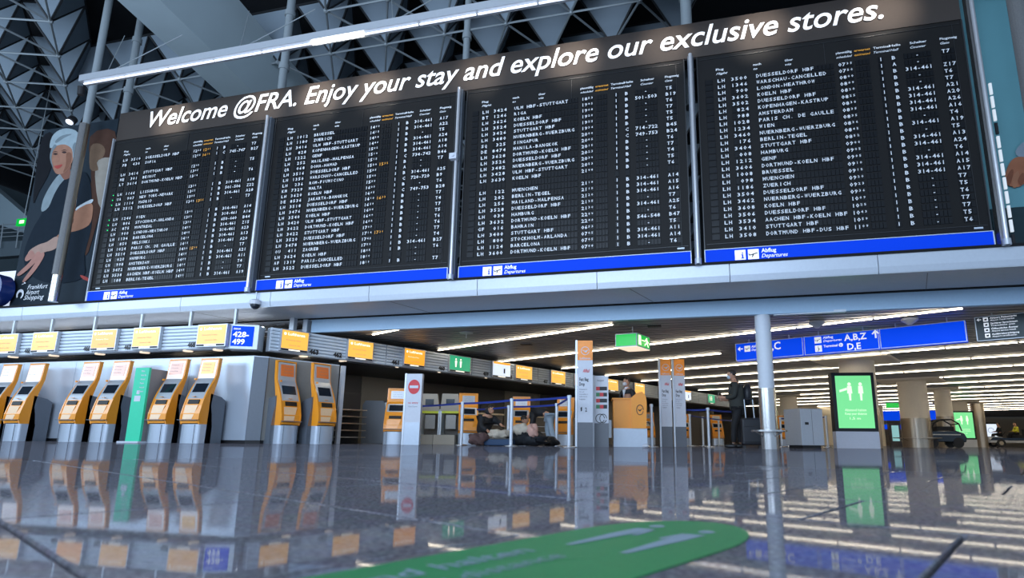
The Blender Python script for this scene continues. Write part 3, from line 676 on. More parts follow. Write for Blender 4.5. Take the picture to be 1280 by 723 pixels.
MB().prism([(xc+.165*cos(t),10+.165*sin(t),b.z-.9) for t in ia]+[(xc+.145*cos(t),10+.145*sin(t),b.z-.9) for t in reversed(ia)],(0,0,3.6)).build('granite_slab',M_gran,pi_)
MB().tube((xc,10.0,b.z-1.1),(xc,10.0,a.z+1.2),.143,28).build('steel_tube',M_steel,pi_,True);MB().tube((xc,10,b.z-1.5),(xc,10,b.z-1.1),.15,28).build('steel_foot',M_steel,pi_,True);MB().tube((xc,10.0,ZT),(xc,10.0,b.z-1.5),.145,28).build('lower_shaft',M_steel,pi_,True)
# ------------------------------------------------------------------ ceiling tube rows
ordn=['first','second','third','fourth','fifth','sixth','seventh','eighth','ninth','tenth','eleventh','twelfth','thirteenth','fourteenth','fifteenth','sixteenth','seventeenth','eighteenth']
def tuberow(k,a,b,label,off=None):
    off=off if off is not None else [7.72,10.3,13.08,15.67][k] if k<4 else 15.67+(k-3)*2.66
    L=ND(off,(a+b)/2,ZC-.02)
    t=thing('ceiling_light',label,'light',L,group='tube light rows in the slatted ceiling')
    MB().obox(ND(off-.05,a,ZC-.015),DV*(b-a),NV*.1,(0,0,.05)).build('light_channel',M_tubecase,t)
    x=a;seg=1.55 if k<5 else 3.1
    while x<b-.2:
        e=min(x+seg-.05,b);MB().obox(ND(off-.032,x,ZC-.045),DV*(e-x),NV*.042,(0,0,.012)).build('light_tube',M_tube,t);x+=seg
tuberow(0,11.0,12.75,'short tube light row nearest the gallery edge above the left monitors')
tuberow(1,7.1,13.2,'second tube light row from the gallery edge, ending left of the exit sign')
tuberow(2,.95,13.6,'third tube light row from the gallery edge, running long past the exit sign')
tuberow(3,7.0,13.0,'fourth tube light row from the gallery edge, left of the man with the suitcase')
tuberow(3,-.6,.5,'short piece of tube light row between the blue and dark hanging signs',off=15.6)
for k in range(4,18):
    lo={4:-9,5:-14,6:-18,7:-22}.get(k,-26)
    tuberow(k,lo,13 if k<12 else 16,f'{ordn[k]} tube light row back from the gallery edge, crossing the whole ceiling')
for i,(n_,a,b) in enumerate(((3.2,20.4,26.0),(5.9,15.2,21.0),(8.6,15.4,22.0))):
    L=ND(n_,(a+b)/2,2.9);t=thing('ceiling_light',['tube light row behind the left counters, nearest the left edge','tube light row behind the left counters, above the green kiosk sign','tube light row behind the right counters, rearmost of three'][i],'light',L)
    MB().obox(ND(n_-.04,a,2.86),DV*(b-a),NV*.08,(0,0,.03)).build('light_tube',M_tube,t)
t=thing('ceiling_light','long added fill tube hidden behind the pale fascia over the kiosks','light',(-14,11.0,2.6))  # added lamp, out of view, lifting the soffit above the fascia
MB().box((-14.2,11.0,2.60),(9,.10,.05)).build('light_channel',M_tubecase,t);MB().box((-14.2,11.0,2.64),(8.9,.06,.03)).build('light_tube',mat('soffit_fill_tube',(.9,.9,.9),.4,em=(.8,.88,1),es=7),t)
MB().box((-18.4,10.7,2.58),(.05,.7,.04)).box((-10.2,10.7,2.58),(.05,.7,.04)).build('bracket',M_alu,t)['kind']='stuff'
# ceiling slats crossing behind the left counters
cs=MB()
for i in range(70):
    n_=1+i*.16;da=max(13.3,(11.9-.8967*n_)/.4426)
    cs.obox(ND(n_,da,2.88),DV*(24-da),NV*.1,(0,0,.04))
o=cs.build('rear_ceiling_slats',M_slat,ceil);o['kind']='stuff'
# small ceiling vents
for i,(x,y) in enumerate(((562,413),(658,431),(1160,408+0),(1010,404),(818,408),(1131,456),(962,456))):
    p=onZ(x,y,ZC-.01)
    if i in (2,3):
        p=onZ((1137,1021)[i-2],(401,405)[i-2],ZC-.06);t=thing('loudspeaker','round white ceiling loudspeaker '+['above the large blank blue sign','above the departures blue sign'][i-2],'speaker',p)
        MB().lathe(p,[(.04,-.09),(.06,-.07),(.16,0),(.16,.04)],16).build('horn',M_totw,t,True);MB().tube(p+Vector((0,0,.03)),p+Vector((0,0,.055)),.02,8).build('stem',M_totw,t)
    elif i==0:
        t=thing('sprinkler','round sprinkler plate in the ceiling above the green and white monitors','sprinkler',p)
        p=onZ(583,417,ZC-.02);MB().lathe(p,[(.16,0),(.17,.02)],18).build('plate',M_alu,t);MB().tube(p,p+Vector((0,0,-.12)),.012,8).build('head',M_totw,t)
    else: tag(MB().box(p,(.30,.16,.03)).build('ceiling_hatch',M_blk),'small black ceiling hatch '+{1:'above the white check-in monitor',4:'right of the green exit sign',5:'right under the blank blue sign',6:'under the blue sign by the white column'}[i],'hatch')
# security cameras
for (x,y,l) in ((319,381,'under the gap of the leftmost boards'),):
    p=onY(x,y,10.3);t=thing('dome_camera','small grey dome camera hanging '+l,'camera',p)
    MB().tube(p+Vector((0,0,.05)),(p.x,p.y,ZT),.015,8).build('stem',M_alul,t);MB().lathe(p,[(.07,.11),(.12,.08),(.12,0)],16).build('housing',M_totw,t,True);MB().ell(p,(.10,.10,.11),14,8).build('dome',M_scr,t,True)
# ------------------------------------------------------------------ check-in fascia with monitors
ZF0,ZF1=2.01,2.545
def fascia(label,p0,p1,nseg,back):
    p0=Vector(p0);p1=Vector(p1);d=(p1-p0);Ld=d.length;d=d/Ld;nrm=Vector(back).normalized()
    t=thing('counter_fascia',label,'fascia',(p0+p1)/2+Vector((0,0,ZF0)))
    MB().obox(p0+nrm*.05+Vector((0,0,ZF0)),d*Ld,nrm*.14,(0,0,ZF1-ZF0)).build('fascia_body',M_alu,t)
    for s_ in range(nseg):
        a=p0+d*(Ld*s_/nseg+.012);w_=Ld/nseg-.024
        for k in range(7):
            z=ZF0+.012+k*.0765
            MB().prism([a+Vector((0,0,z)),a-nrm*.012+Vector((0,0,z+.02)),a-nrm*.012+Vector((0,0,z+.06)),a+nrm*.05+Vector((0,0,z+.068)),a+nrm*.05+Vector((0,0,z))],d*w_).build('slat',M_alul,t)
    return t,d,nrm
fY=10.12
tL,_,_=fascia('pale slatted check-in fascia hanging above the row of orange kiosks',(-19,fY,0),(-9.9,fY,0),5,(0,1,0))
C0=ND(5.45,12.93);C1=ND(32,12.93)
# number plate corner with 428-499
A_=Vector((-9.88,fY,0));B_=Vector((-9.30,10.38,0));dd=(B_-A_).normalized();nn=Vector((-dd.y,dd.x,0))
t=thing('counter_number_sign','blue and white sign reading 428-499 at the corner of the fascia','sign',A_+Vector((0,0,ZF0)))
MB().obox(A_+Vector((0,0,ZF0)),B_-A_,nn*.4,(0,0,ZF1-ZF0)).build('housing',M_alul,t)
q=A_+dd*.10-nn*.012+Vector((0,0,ZF0+.06));MB().obox(q,dd*.44,nn*.01,(0,0,.44)).build('blue_face',M_blue2,t)
m=MB();q2=q-nn*.004;put(m,'428-',q2+dd*.03+ZU*.20,dd,ZU,.165,.32,.03);put(m,'499',q2+dd*.03+ZU*.04,dd,ZU,.165,.25,.03);put(m,'CHECK-IN',q2+dd*.03+ZU*.36,dd,ZU,.05,.14,.03)
m.build('number_lettering',M_glyphw,t)
tR,_,_=fascia('long slatted check-in fascia running back behind the queue area',C0,C1,9,DV)
# monitors
def monitor(p,d,nrm,w,h,label,kind,text='Lufthansa'):
    """p = lower left corner on the fascia face, d = right, nrm = into the fascia"""
    t=thing('check_in_monitor',label,'monitor',p+d*w/2)
    MB().obox(p-nrm*.08,d*w,nrm*.08,(0,0,h)).build('monitor_frame',M_frame,t,bevel=.006)
    M_={'y':M_mon,'a':M_mon2,'g':M_mong,'w':M_monw}[kind];q=p-nrm*.083
    MB().obox(q+d*.025+ZU*.065,d*(w-.05),nrm*.004,(0,0,h-.09)).build('screen',M_,t)
    m=MB();q=q-nrm*.004
    if kind=='g':
        for x in(.3,.52):
            poly(m,ellipse(w*x,h*.75,.028,.028,10),q,d,ZU,M_mont);poly(m,[(w*x-.04,h*.66),(w*x+.04,h*.66),(w*x+.02,h*.3),(w*x-.02,h*.3)],q,d,ZU,M_mont)
    elif kind=='w':
        poly(m,[(w*.05,h*.84),(w*.95,h*.84),(w*.95,h*.97),(w*.05,h*.97)],q,d,ZU,M_mon2)
        poly(m,[(w*.6,h*.3),(w*.68,h*.3),(w*.68,h*.6),(w*.6,h*.6)],q,d,ZU,M_blk)
    else:
        poly(m,ellipse(w*.14,h*.79,.032,.032,12),q,d,ZU,M_mont);poly(m,[(w*.10,h*.77),(w*.18,h*.81),(w*.13,h*.81)],q-nrm*.002,d,ZU,M_mon2)
        put(m,text,q+d*w*.24+ZU*h*.74,d,ZU,.085,w*.6,.025,mi=M_mont)
        put(m,'Economy Class',q+d*w*.2+ZU*h*.5,d,ZU,.035,w*.5,.0,mi=M_grey_t if kind=='y' else M_mont)
        put(m,'check-in 24h',q+d*w*.3+ZU*h*.27,d,ZU,.035,w*.4,.0,mi=M_grey_t)
    m.build('screen_print',None,t)
    m=MB();m.add([*[q+d*a+ZU*b for a,b in((.03,.02),(w-.03,.02),(w-.03,.055),(.03,.055))]],[(0,1,2,3)],M_blk)
    m.add([*[q-nrm*.002+d*a+ZU*b for a,b in((w*.3,.024),(w*.7,.024),(w*.7,.05),(w*.3,.05))]],[(0,1,2,3)],M_mont);m.build('caption_bar',None,t)
    return t
dL=XR;nL=YB
for i,(xa,xb,ka,num,lab) in enumerate(((-6,23,'y','','at the left edge of the frame'),(41,72,'y','465','second from the left edge'),(115,146,'a','466','above the third and fourth kiosks'),(166,200,'y','467','above the green totem'),(246,283,'y','468','left of the blue 428-499 sign'))):
    a=onY(xa,435,fY-.05);b=onY(xb,435,fY-.05)
    monitor(Vector((a.x,fY-.015,ZF0+.03)),dL,nL,(b.x-a.x),.50,('yellow' if ka=='y' else 'amber')+' airline monitor on the pale fascia, '+lab,ka)
    if num:
        m=MB();put(m,num,(a.x-.27,fY-.035,ZF0+.05),XR,ZU,.15,.2,.05);tag(m.build('counter_number',M_blk),'black counter number left of the '+['','second monitor from the left edge','third monitor from the left edge','fourth monitor from the left edge','monitor nearest the 428-499 sign'][i],'number')
Dr=NV;Nr=DV
rt=[(349,385,'y','463','first on the receding fascia, beside the corner sign'),(435,467,'y','462','second on the receding fascia, taller golden screen'),(505,532,'a','461','third on the receding fascia, orange screen'),(562,589,'g','460','green'),(616,639,'w','459','white'),(645,666,'y','458','sixth on the receding fascia'),(689,707,'y','457','seventh on the receding fascia, left of the tall totem')]
nn_of=lambda x,y:((lambda p:p.x*NV.x+p.y*NV.y)(onD(x,y,12.85)))
for i,(xa,xb,ka,num,lab) in enumerate(rt):
    a=nn_of(xa,440);b=nn_of(xb,440)
    if i==1:a=nn_of(434,440)
    label={'g':'green distance-notice monitor on the receding fascia, left of the white one','w':'white information monitor on the receding fascia, right of the green one'}.get(ka) or f'yellow airline monitor {lab}'
    monitor(ND(a,12.925,ZF0+.03),NV,DV,min(b-a,1.1),.50,label,ka)
    m=MB();put(m,num,ND(b+.06 if i==0 else a-.32,12.905,ZF0+.05),NV,ZU,.15,.22,.05);tag(m.build('counter_number',M_blk),'black counter number beside the '+['first monitor right of the 428-499 sign','second monitor right of the 428-499 sign','orange third monitor of the receding fascia','green monitor of the receding fascia','white monitor of the receding fascia','yellow monitor right of the white one','yellow monitor just left of the tall totem'][i],'number')
for j,n_ in enumerate((16.2,18.2,20.2,22.2,24.4,27.0)):
    monitor(ND(n_,12.925,ZF0+.03),NV,DV,.8,.50,['yellow monitor far down the fascia behind the masked agent','yellow monitor far down the fascia right of the agent','dim yellow monitor far down the fascia behind the paired totems','yellow monitor far down the fascia right of the paired totems','white monitor far down the fascia left of the standing man','green monitor far down the fascia right behind the standing man'][j],'yyyywg'[j])
# hanger posts of the left fascia
for i,x in enumerate((-16.6,-15.35,-14.0,-12.6,-11.2,-9.98)):
    tag(MB().box((x,10.42,2.78),(.05,.06,.36)).build('hanger_post',M_alu),['hanger post of the pale fascia at the left edge','hanger post above the second kiosk from left','hanger post above the third kiosk','hanger post left of the green totem monitor','hanger post above the rightmost kiosk pair','hanger post above the blue 428-499 sign'][i],'post')
# downlights under the fascias
def fill_lamp(p,e=14):
    l=bpy.data.lights.new('counter_fill_lamp','SPOT');l.energy=e;l.color=(1,.85,.64);l.spot_size=math.radians(150);l.spot_blend=.6;l.shadow_soft_size=.08
    o=bpy.data.objects.new('counter_fill_lamp',l);COL.objects.link(o);o.location=p-ZU*.03
for i,p in enumerate([Vector((x,fY+.14,ZF0-.01)) for x in (-16.2,-14.9,-13.5,-12.2,-11.0,-10.2)]+[ND(n_,13.08,ZF0-.01) for n_ in (6.3,7.3,8.8,10.2,12.0,14.0)]):
    if i>=6: fill_lamp(p,22)  # spot lamps added under the receding discs to brighten the counters
    tag(MB().lathe(p,[(.09,-.012),(.1,0),(.1,.03)],14).build('downlight',M_diff),('round downlight under the pale fascia, '+ordn[i]+' from the left edge') if i<6 else ('round downlight under the receding fascia, '+ordn[i-6]+' from the corner'),'light')
# ------------------------------------------------------------------ partition walls behind the kiosks
def pw(name,p0,p1,h,th,m_,label):
    p0=Vector(p0);p1=Vector(p1);d=p1-p0;n=Vector((-d.y,d.x,0)).normalized()*th
    t=thing('partition',label,'partition',p0);k=max(1,round(d.length/1.6))
    for i in range(k):
        MB().obox(p0+d*(i/k)+d.normalized()*.004+ZU*.07,d/k-d.normalized()*.008,n,(0,0,h-.07)).build('panel',m_,t)
    MB().obox(p0+n*.3,d,n*.5,(0,0,.07)).build('plinth',M_blk,t);MB().obox(p0+ZU*h,d,n,(0,0,.02)).build('top_cap',M_alul,t)
    return t
pw('partition',(-21,10.40,0),(-9.36,10.40,0),1.86,.1,M_wall,'blue grey partition wall behind the row of orange kiosks')
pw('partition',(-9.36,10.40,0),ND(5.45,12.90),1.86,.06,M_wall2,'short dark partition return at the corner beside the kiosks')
pw('partition',ND(5.47,12.95),ND(7.15,12.95),1.86,.1,M_wallw,'warm grey partition behind the two corner kiosks')
tag(MB().box(ND(7.22,12.9,.93),(.09,.09,1.86),-AG).build('corner_post',M_post),'pale square post at the end of the corner partition','post')
# ------------------------------------------------------------------ self check-in kiosks
def kiosk(label,label_group,disp):
    t=thing('check_in_kiosk',label,'kiosk',(0,0,0),0,label_group)
    w=.47
    # front silver base (rounded)
    m=MB();n=10;pts=[(-w/2+.0,.34,0)]+[(-(w/2)*cos(pi*i/n),.08-.09*sin(pi*i/n),0) for i in range(n+1)]+[(w/2,.34,0)]
    m.prism(pts,(0,0,.40));m.build('base',M_sil,t,True)
    MB().box((-.16,-.012,.2),(.006,.01,.38)).box((.16,-.012,.2),(.006,.01,.38)).build('base_seam',M_cab,t)
    # slate rear cabinet
    MB().prism([(-w/2-.0,.20,0),(-w/2,.62,0),(-w/2,.62,.93),(-w/2,.50,1.0),(-w/2,.22,1.06)],(w+.0,0,0)).build('cabinet',M_cab,t)
    # orange shell side rails: curved profile
    prof=[(.02,.40),(-.015,.50),(-.01,.62),(.03,.80),(.07,.95),(.12,1.08),(.20,1.24),(.27,1.36),(.30,1.46),(.33,1.82),(.41,1.82),(.38,1.44),(.345,1.30),(.30,1.12),(.27,.95),(.26,.80),(.30,.62),(.33,.40)]
    for sx in(-1,1):
        x=sx*(w/2) -(.03 if sx>0 else 0)
        MB().prism([(x,a,z) for a,z in prof],(.03,0,0)).build('side_rail',M_or,t)
    f=[(.0,.42),(-.005,.50),(.0,.62),(.04,.80)]
    m=MB()
    for (a,b) in zip(f[:-1],f[1:]): m.obox((-w/2+.03,a[0],a[1]),(w-.06,0,0),(0,b[0]-a[0],b[1]-a[1]),(0,.2,0))
    m.build('front_shell',M_or,t)
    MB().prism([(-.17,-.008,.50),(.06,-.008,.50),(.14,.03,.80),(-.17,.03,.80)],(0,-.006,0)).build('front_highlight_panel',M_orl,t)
    MB().box((0,-.03,.485),(w,.09,.012)).build('tray',M_cab,t)
    def slab(name,y0,z0,y1,z1,inx,thk,mm,par=t):
        d=Vector((0,y1-y0,z1-z0));nn_=Vector((0,-d.z,d.y)).normalized()
        return MB().obox(Vector((-w/2+inx,y0,z0)),(w-2*inx,0,0),d,-nn_*thk).build(name,mm,par)
    slab('slot_surround',.04,.80,.075,.94,.03,.2,M_or);slab('card_slot',.026,.83,.052,.92,.10,.05,M_slot)
    slab('keypad_panel',.075,.94,.115,1.05,.03,.15,M_panelk);
    slab('screen_bezel',.115,1.05,.23,1.32,.03,.12,M_panelk);slab('screen',.125,1.085,.205,1.28,.075,.02,M_scr)
    slab('lower_bezel',.23,1.32,.275,1.40,.03,.1,M_panelk)
    slab('display_frame',.275,1.40,.325,1.81,.03,.06,M_pinkw)
    slab('display_print',.279,1.50,.314,1.76,.08,.06,disp).location.y-=.006
    MB().box((0,.37,1.835),(w,.09,.03)).build('top_cap',M_or,t)
    MB().box((-.19,.20,1.375),(.035,.03,.04)).box((-.02,.055,.985),(.08,.03,.01)).build('reader',M_or,t)
    m=MB()
    for k in range(3): put(m,['Check-in','self service','boarding'][k],(-.10,.283+.012*k*-1-.012,1.70-k*.07),XR,ZU,.035,.2,0)
    m.build('display_text',M_grey_t,t)
    return t
spots=[(17,453,'leftmost kiosk, cut by the left edge of the frame',M_pinkw),(50.5,453,'second kiosk from the left edge, white upper display',M_pinkw),(118,451,'third kiosk from left, right of a wide gap',M_pink),(155.5,451,'fourth kiosk, directly left of the green totem',M_pink),(226,448,'fifth kiosk, directly right of the green totem',M_pink),(265.5,447,'sixth kiosk, with golden display, nearest the corner',M_gold)]
kg='orange self check-in kiosks along the grey partition'
for i,(x,y,l,dm) in enumerate(spots):
    k=kiosk('orange and silver self check-in '+l,kg,dm)
    p=onY(x,y,10.05);k.location=(p.x,9.68,0);k.scale=(1,1,.965)
for i,(x,y,l) in enumerate(((357,450,'with orange rail, left one at the corner partition'),(401,453,'with pale display, right one at the corner partition'))):
    k=kiosk('orange check-in kiosk '+l,'kiosks at the corner partition',mat('dim_display',(.45,.12,.03),.3,em=(.8,.2,.03),es=.25))
    for c in k.children:
        if c.name.startswith('display_frame'): 
            c.data.materials[0]=M_panelk
    p=onZ(x,y,1.84);rz=atan2(NV.y,NV.x);k.location=p-DV*-.0+Vector((0,0,-1.84));k.location=Vector((p.x,p.y,0))-DV*.32+NV*.10;k.rotation_euler=(0,0,rz+.16);k.scale=(1,1,.98)
for i,(x,y,l,rz) in enumerate(((503,488,'behind the no-entry totem, half hidden',-.1),(592,494,'behind the blue belts left of the crouching person',.0),(655,498,'behind the open luggage between the belt posts',-.2),(706,499,'just left of the tall orange topped totem',-.5),(812,517,'far away between the orange desk and the paired totems',-.2),(856,519,'far away right of the paired totems',-.2),(897,520,'far away left of the standing man',-.2),(981,521,'far away right of the slim white column',-.2))):
    k=kiosk('orange check-in kiosk '+l,'kiosks in the queue area',M_panelk)
    p=onZ(x,y,1.38);k.location=(p.x*.97,(p.y-.3)*.97,0);k.rotation_euler=(0,0,.45+rz);k.scale=(1.1,1,.75)
    for c in k.children:
        if c.name.split('.')[0] in('display_frame','lower_bezel','keypad_panel','front_highlight_panel','slot_surround'): c.data.materials[0]=M_or
        if c.name.startswith('display_print'): c.data.materials[0]=M_panelk
# green totem
g0=Vector(onZ(158,553,0));
gt=thing('green_totem','tall green floor totem with white lines standing among the kiosks','totem',(-12.45,9.75,0))
gx=onY(171,460,9.62).x+.15
MB().obox((gx-.17,9.62,.0),(.36,0,0),(0,.05,0),(0,0,1.56)).build('green_face',M_totg,gt)
MB().obox((gx-.17,9.67,.0),(.36,0,0),(0,.42,0),(0,0,1.54)).build('totem_body',mat('totem_taupe',(.25,.24,.24),.5),gt)
MB().obox((gx-.30,9.55,0),(.55,0,0),(0,.6,0),(0,0,.03)).build('foot_plate',M_totw,gt)
m=MB();q=Vector((gx-.17,9.615,0))
for k in range(6): put(m,['Bitte','halten Sie','Abstand','Please','keep your','distance'][k],q+Vector((.17,0,1.47-k*.085)),XR,ZU,.05,[.09,.14,.12,.10,.13,.12][k],.02)
poly(m,[(.12,1.0),(.20,1.0),(.20,1.08),(.12,1.08)],q,XR,ZU);poly(m,[(.08,.85),(.24,.85),(.24,.97),(.08,.97)],q,XR,ZU);m.build('totem_print',M_totw,gt)
# ------------------------------------------------------------------ exit sign
p=onN(795,428,10.75);d=DV*-1
et=thing('exit_sign','green box exit sign with running man hanging from the slatted ceiling','sign',ND(10.75,6.9,2.1))
x0=onZ(769,418,2.50);x1=onZ(796,416,2.50);x2=onZ(812,422,2.50);hz=.30
ex1=Vector((x0.x,x0.y,2.2));ex2=Vector((x1.x,x1.y,2.2));ex3=Vector((x2.x,x2.y,2.2))
MB().obox(ex2,ex1-ex2,ex3-ex2,(0,0,hz)).build('box',mat('sign_case',(.5,.6,.6),.4),et)
def face(mb,p,d_,h,inset,out,mi=None):
    L=d_.length;dn=d_/L;o_=out.normalized()*.006
    mb.add([p+dn*inset+ZU*inset+o_,p+dn*(L-inset)+ZU*inset+o_,p+dn*(L-inset)+ZU*(h-inset)+o_,p+dn*inset+ZU*(h-inset)+o_],[(0,1,2,3)],mi)
o1=-(ex3-ex2);o2=-(ex1-ex2)
m=MB();face(m,ex1,ex2-ex1,hz,.02,o1);face(m,ex2,ex3-ex2,hz,.02,o2);m.build('green_face',M_exit,et)
m=MB();dn=(ex3-ex2).normalized();q=ex2+o2.normalized()*.012;Lx=(ex3-ex2).length
def S_(a,b):return (a*Lx,b*hz)
poly(m,[S_(.08,.15),S_(.28,.15),S_(.28,.88),S_(.08,.88)],q,dn,ZU)
poly(m,[S_(.32,.5),S_(.6,.5),S_(.6,.58),S_(.32,.58)],q,dn,ZU)
poly(m,ellipse(.72*Lx,.78*hz,.05*Lx,.07*hz,10),q,dn,ZU)
poly(m,[S_(.66,.72),S_(.78,.70),S_(.80,.45),S_(.68,.42)],q,dn,ZU);poly(m,[S_(.58,.62),S_(.88,.45),S_(.90,.52),S_(.60,.70)],q,dn,ZU)
poly(m,[S_(.68,.46),S_(.78,.46),S_(.88,.14),S_(.82,.12)],q,dn,ZU);poly(m,[S_(.68,.46),S_(.76,.44),S_(.62,.26),S_(.56,.14),S_(.54,.28)],q,dn,ZU)
m.build('running_man',M_exitw,et)
MB().obox(ex2-ZU*.012,ex1-ex2,ex3-ex2,(0,0,.012)).build('light_diffuser',M_diff,et)
c=(ex1+ex3)/2;MB().tube(c+ZU*hz,(c.x,c.y,ZC+.05),.012,8).build('hanger_rod',M_alul,et)
# ------------------------------------------------------------------ hanging blue signs (one plane, n=14.1)
NS=13.97
def dof(x,y): p=onN(x,y,NS);return p.x*DV.x+p.y*DV.y
DR=-DV
def hsign(xa,xb,label,mm,z0=2.16,z1=2.60,cat='sign'):
    a=dof(xa,(430,401)[xa>1000]);b=dof(xb,402)
    t=thing('hanging_sign',label,cat,ND(NS,(a+b)/2,z0))
    MB().obox(ND(NS,a,z0),DR*(a-b-.01),NV*.16,(0,0,z1-z0)).build('sign_body',mm,t)
    m=MB();L=a-b-.01;q=ND(NS-.006,a,z0)
    for (o_,s1,s2) in ((q,DR*L,ZU*.014),(q+ZU*(z1-z0-.014),DR*L,ZU*.014),(q,DR*.016,ZU*(z1-z0)),(q+DR*(L-.016),DR*.016,ZU*(z1-z0))): m.obox(o_,s1,s2,NV*.01)
    m.build('sign_frame',M_alul,t)
    for f_ in(.2,.8): MB().tube(ND(NS+.08,a-L*f_,z1),ND(NS+.08,a-L*f_,ZC+.04),.015,8).build('hanger_rod',M_alu,t)
    return t,q-NV*.004,L
def arrow(m,o,r,u,s_,mi,left=False):
    P_=[(.42,0),(.58,0),(.58,.62),(.78,.42),(.88,.52),(.5,.92),(.12,.52),(.22,.42),(.42,.62)]
    if left:P_=[(1-y,x) for x,y in P_]
    poly(m,[(x*s_,y*s_) for x,y in P_],o,r,u,mi)
t,q,L=hsign(919,1002,'blue hanging direction sign with left arrow and C behind the white column',M_blue2)
m=MB();arrow(m,q+DR*.05+ZU*.22,DR,ZU,.15,M_glyphw,True);plane_icon(m,q+DR*.24+ZU*.21,DR,ZU,.15,M_glyphw,M_blk)
put(m,'Abflug',q+DR*.42+ZU*.30,DR,ZU,.085,.2,.02,mi=M_glyphw);put(m,'Departures',q+DR*.42+ZU*.22,DR,ZU,.08,.32,.01,.3,M_glyphw);put(m,'B,C',q+DR*.80+ZU*.2,DR,ZU,.26,.34,.02,mi=M_glyphw);m.build('sign_lettering',None,t)
t,q,L=hsign(1003,1097,'blue hanging sign reading A,B,Z and D,E with an up arrow',M_blue2)
m=MB();plane_icon(m,q+DR*.24+ZU*.25,DR,ZU,.15,M_glyphw,M_blk);plane_icon(m,q+DR*.24+ZU*.05,DR,ZU,.15,M_glyphw,M_blk,1.57)
put(m,'Abflug',q+DR*.43+ZU*.345,DR,ZU,.075,.22,.025,mi=M_glyphw);put(m,'Departures',q+DR*.43+ZU*.265,DR,ZU,.075,.40,.01,.3,M_glyphw);put(m,'Terminal',q+DR*.43+ZU*.14,DR,ZU,.08,.30,.02,mi=M_glyphw)
poly(m,ellipse(.80,.165,.045,.045,14),q,DR,ZU,M_glyphw);put(m,'2',q-NV*.004+DR*.78+ZU*.14,DR,ZU,.07,.035,.02,mi=M_blue2)
put(m,'A,B,Z',q+DR*.88+ZU*.25,DR,ZU,.20,.46,.02,mi=M_glyphw);put(m,'D,E',q+DR*.93+ZU*.04,DR,ZU,.20,.28,.02,mi=M_glyphw);arrow(m,q+DR*1.42+ZU*.245,DR,ZU,.20,M_glyphw);m.build('sign_lettering',None,t)
t,q,L=hsign(1097.5,1207,'large blank blue hanging sign right of the A,B,Z sign',M_blue2)
t,q,L=hsign(1218,1340,'dark grey hanging sign with four white icon rows at the right edge',mat('sign_dark_grey',(.03,.05,.06),.5),2.14,2.63)
m=MB();arrow(m,q+DR*.03+ZU*.39,DR,ZU,.08,M_glyphw,True)
for k,(a_,b_) in enumerate((('Airport Reisemarkt','Airport Travel market'),('Sanitärer Sprechraum','Transition unit'),('Öffentliche Ämter','Airport service hotels'),('Ausfahrtsberechtigung','Airport certification'))):
    z=.385-k*.108;poly(m,[(.14,z),(.22,z),(.22,z+.08),(.14,z+.08)],q,DR,ZU,M_glyphw);poly(m,[(.16,z+.02),(.20,z+.02),(.20,z+.06),(.16,z+.05)],q-NV*.003,DR,ZU,M_blk)
    put(m,a_,q+DR*.25+ZU*(z+.045),DR,ZU,.045,.42,.02,mi=M_glyphw);put(m,b_,q+DR*.25+ZU*z,DR,ZU,.042,.38,.01,.2,M_glyphw)
m.build('sign_lettering',None,t)
# ------------------------------------------------------------------ columns
def column(xt,yt,zt,r,label,steelh=1.16,ring=None,mm=M_colw,cap=True,sm=M_steelw,xy=None):
    p=onZ(xt,yt,zt) if xy is None else Vector(xy)
    t=thing('column',label,'column',(p.x,p.y,0))
    MB().tube((p.x,p.y,steelh),(p.x,p.y,ZC+.2),r,36).build('painted_shaft',mm,t,True)
    MB().tube((p.x,p.y,0),(p.x,p.y,steelh),r+.012,36).build('steel_jacket',sm,t,True)
    if cap: MB().box((p.x,p.y,ZC-.035),(r*4.2,r*4.2,.07),-.45).build('ceiling_cap',M_colw,t)
    if ring:
        rr,rz=ring
        m=MB();m.lathe((p.x,p.y,rz),[(rr,0),(rr,.03)],36);m.build('ring_shelf' if rr>.3 and r<.2 else 'bumper_ring',M_steel if r<.2 else M_steelw,t,True)
        m=MB()
        for k in range(4): a=k*pi/2+.6;m.tube((p.x+r*cos(a),p.y+r*sin(a),rz-.1),(p.x+rr*.95*cos(a),p.y+rr*.95*sin(a),rz),.012,6)
        m.build('ring_bracket',M_steel,t)
    return t
c1=onZ(962,562,0)
column(0,0,0,.15,'slim white column with steel foot and ring shelf, carrying the gallery edge',1.16,(.33,.33),M_col,False,M_steel,(1.29,11.85,0))
t=bpy.data.objects.new('tmp',None)
column(1139,478,2.62,.52,'thick cream column with steel jacket right of the large green display',1.15,(.85,.36))
column(1070,453,2.62,.50,'thick cream column standing behind the large green display',1.15)
column(1177,488,2.62,.34,'cream column behind the black vehicle at right',1.4)
column(0,0,0,.55,'cream column behind the small far green display',1.15,xy=(15.2,39.8,0))
column(0,0,0,.33,'dark steel clad column right of the far green display',2.6,xy=(onY(1225,540,40).x,40,0))
column(985,497,2.62,.45,'far cream column between the white column and the silver cabinet',1.15)
# diagonal strut at the slim column head
tag(MB().obox((1.5,11.75,2.60),(1.3,-.06,0),(0,.12,0),(0,0,.05)).build('edge_bracket',M_alul),'pale bracket running right from the white column head','bracket')
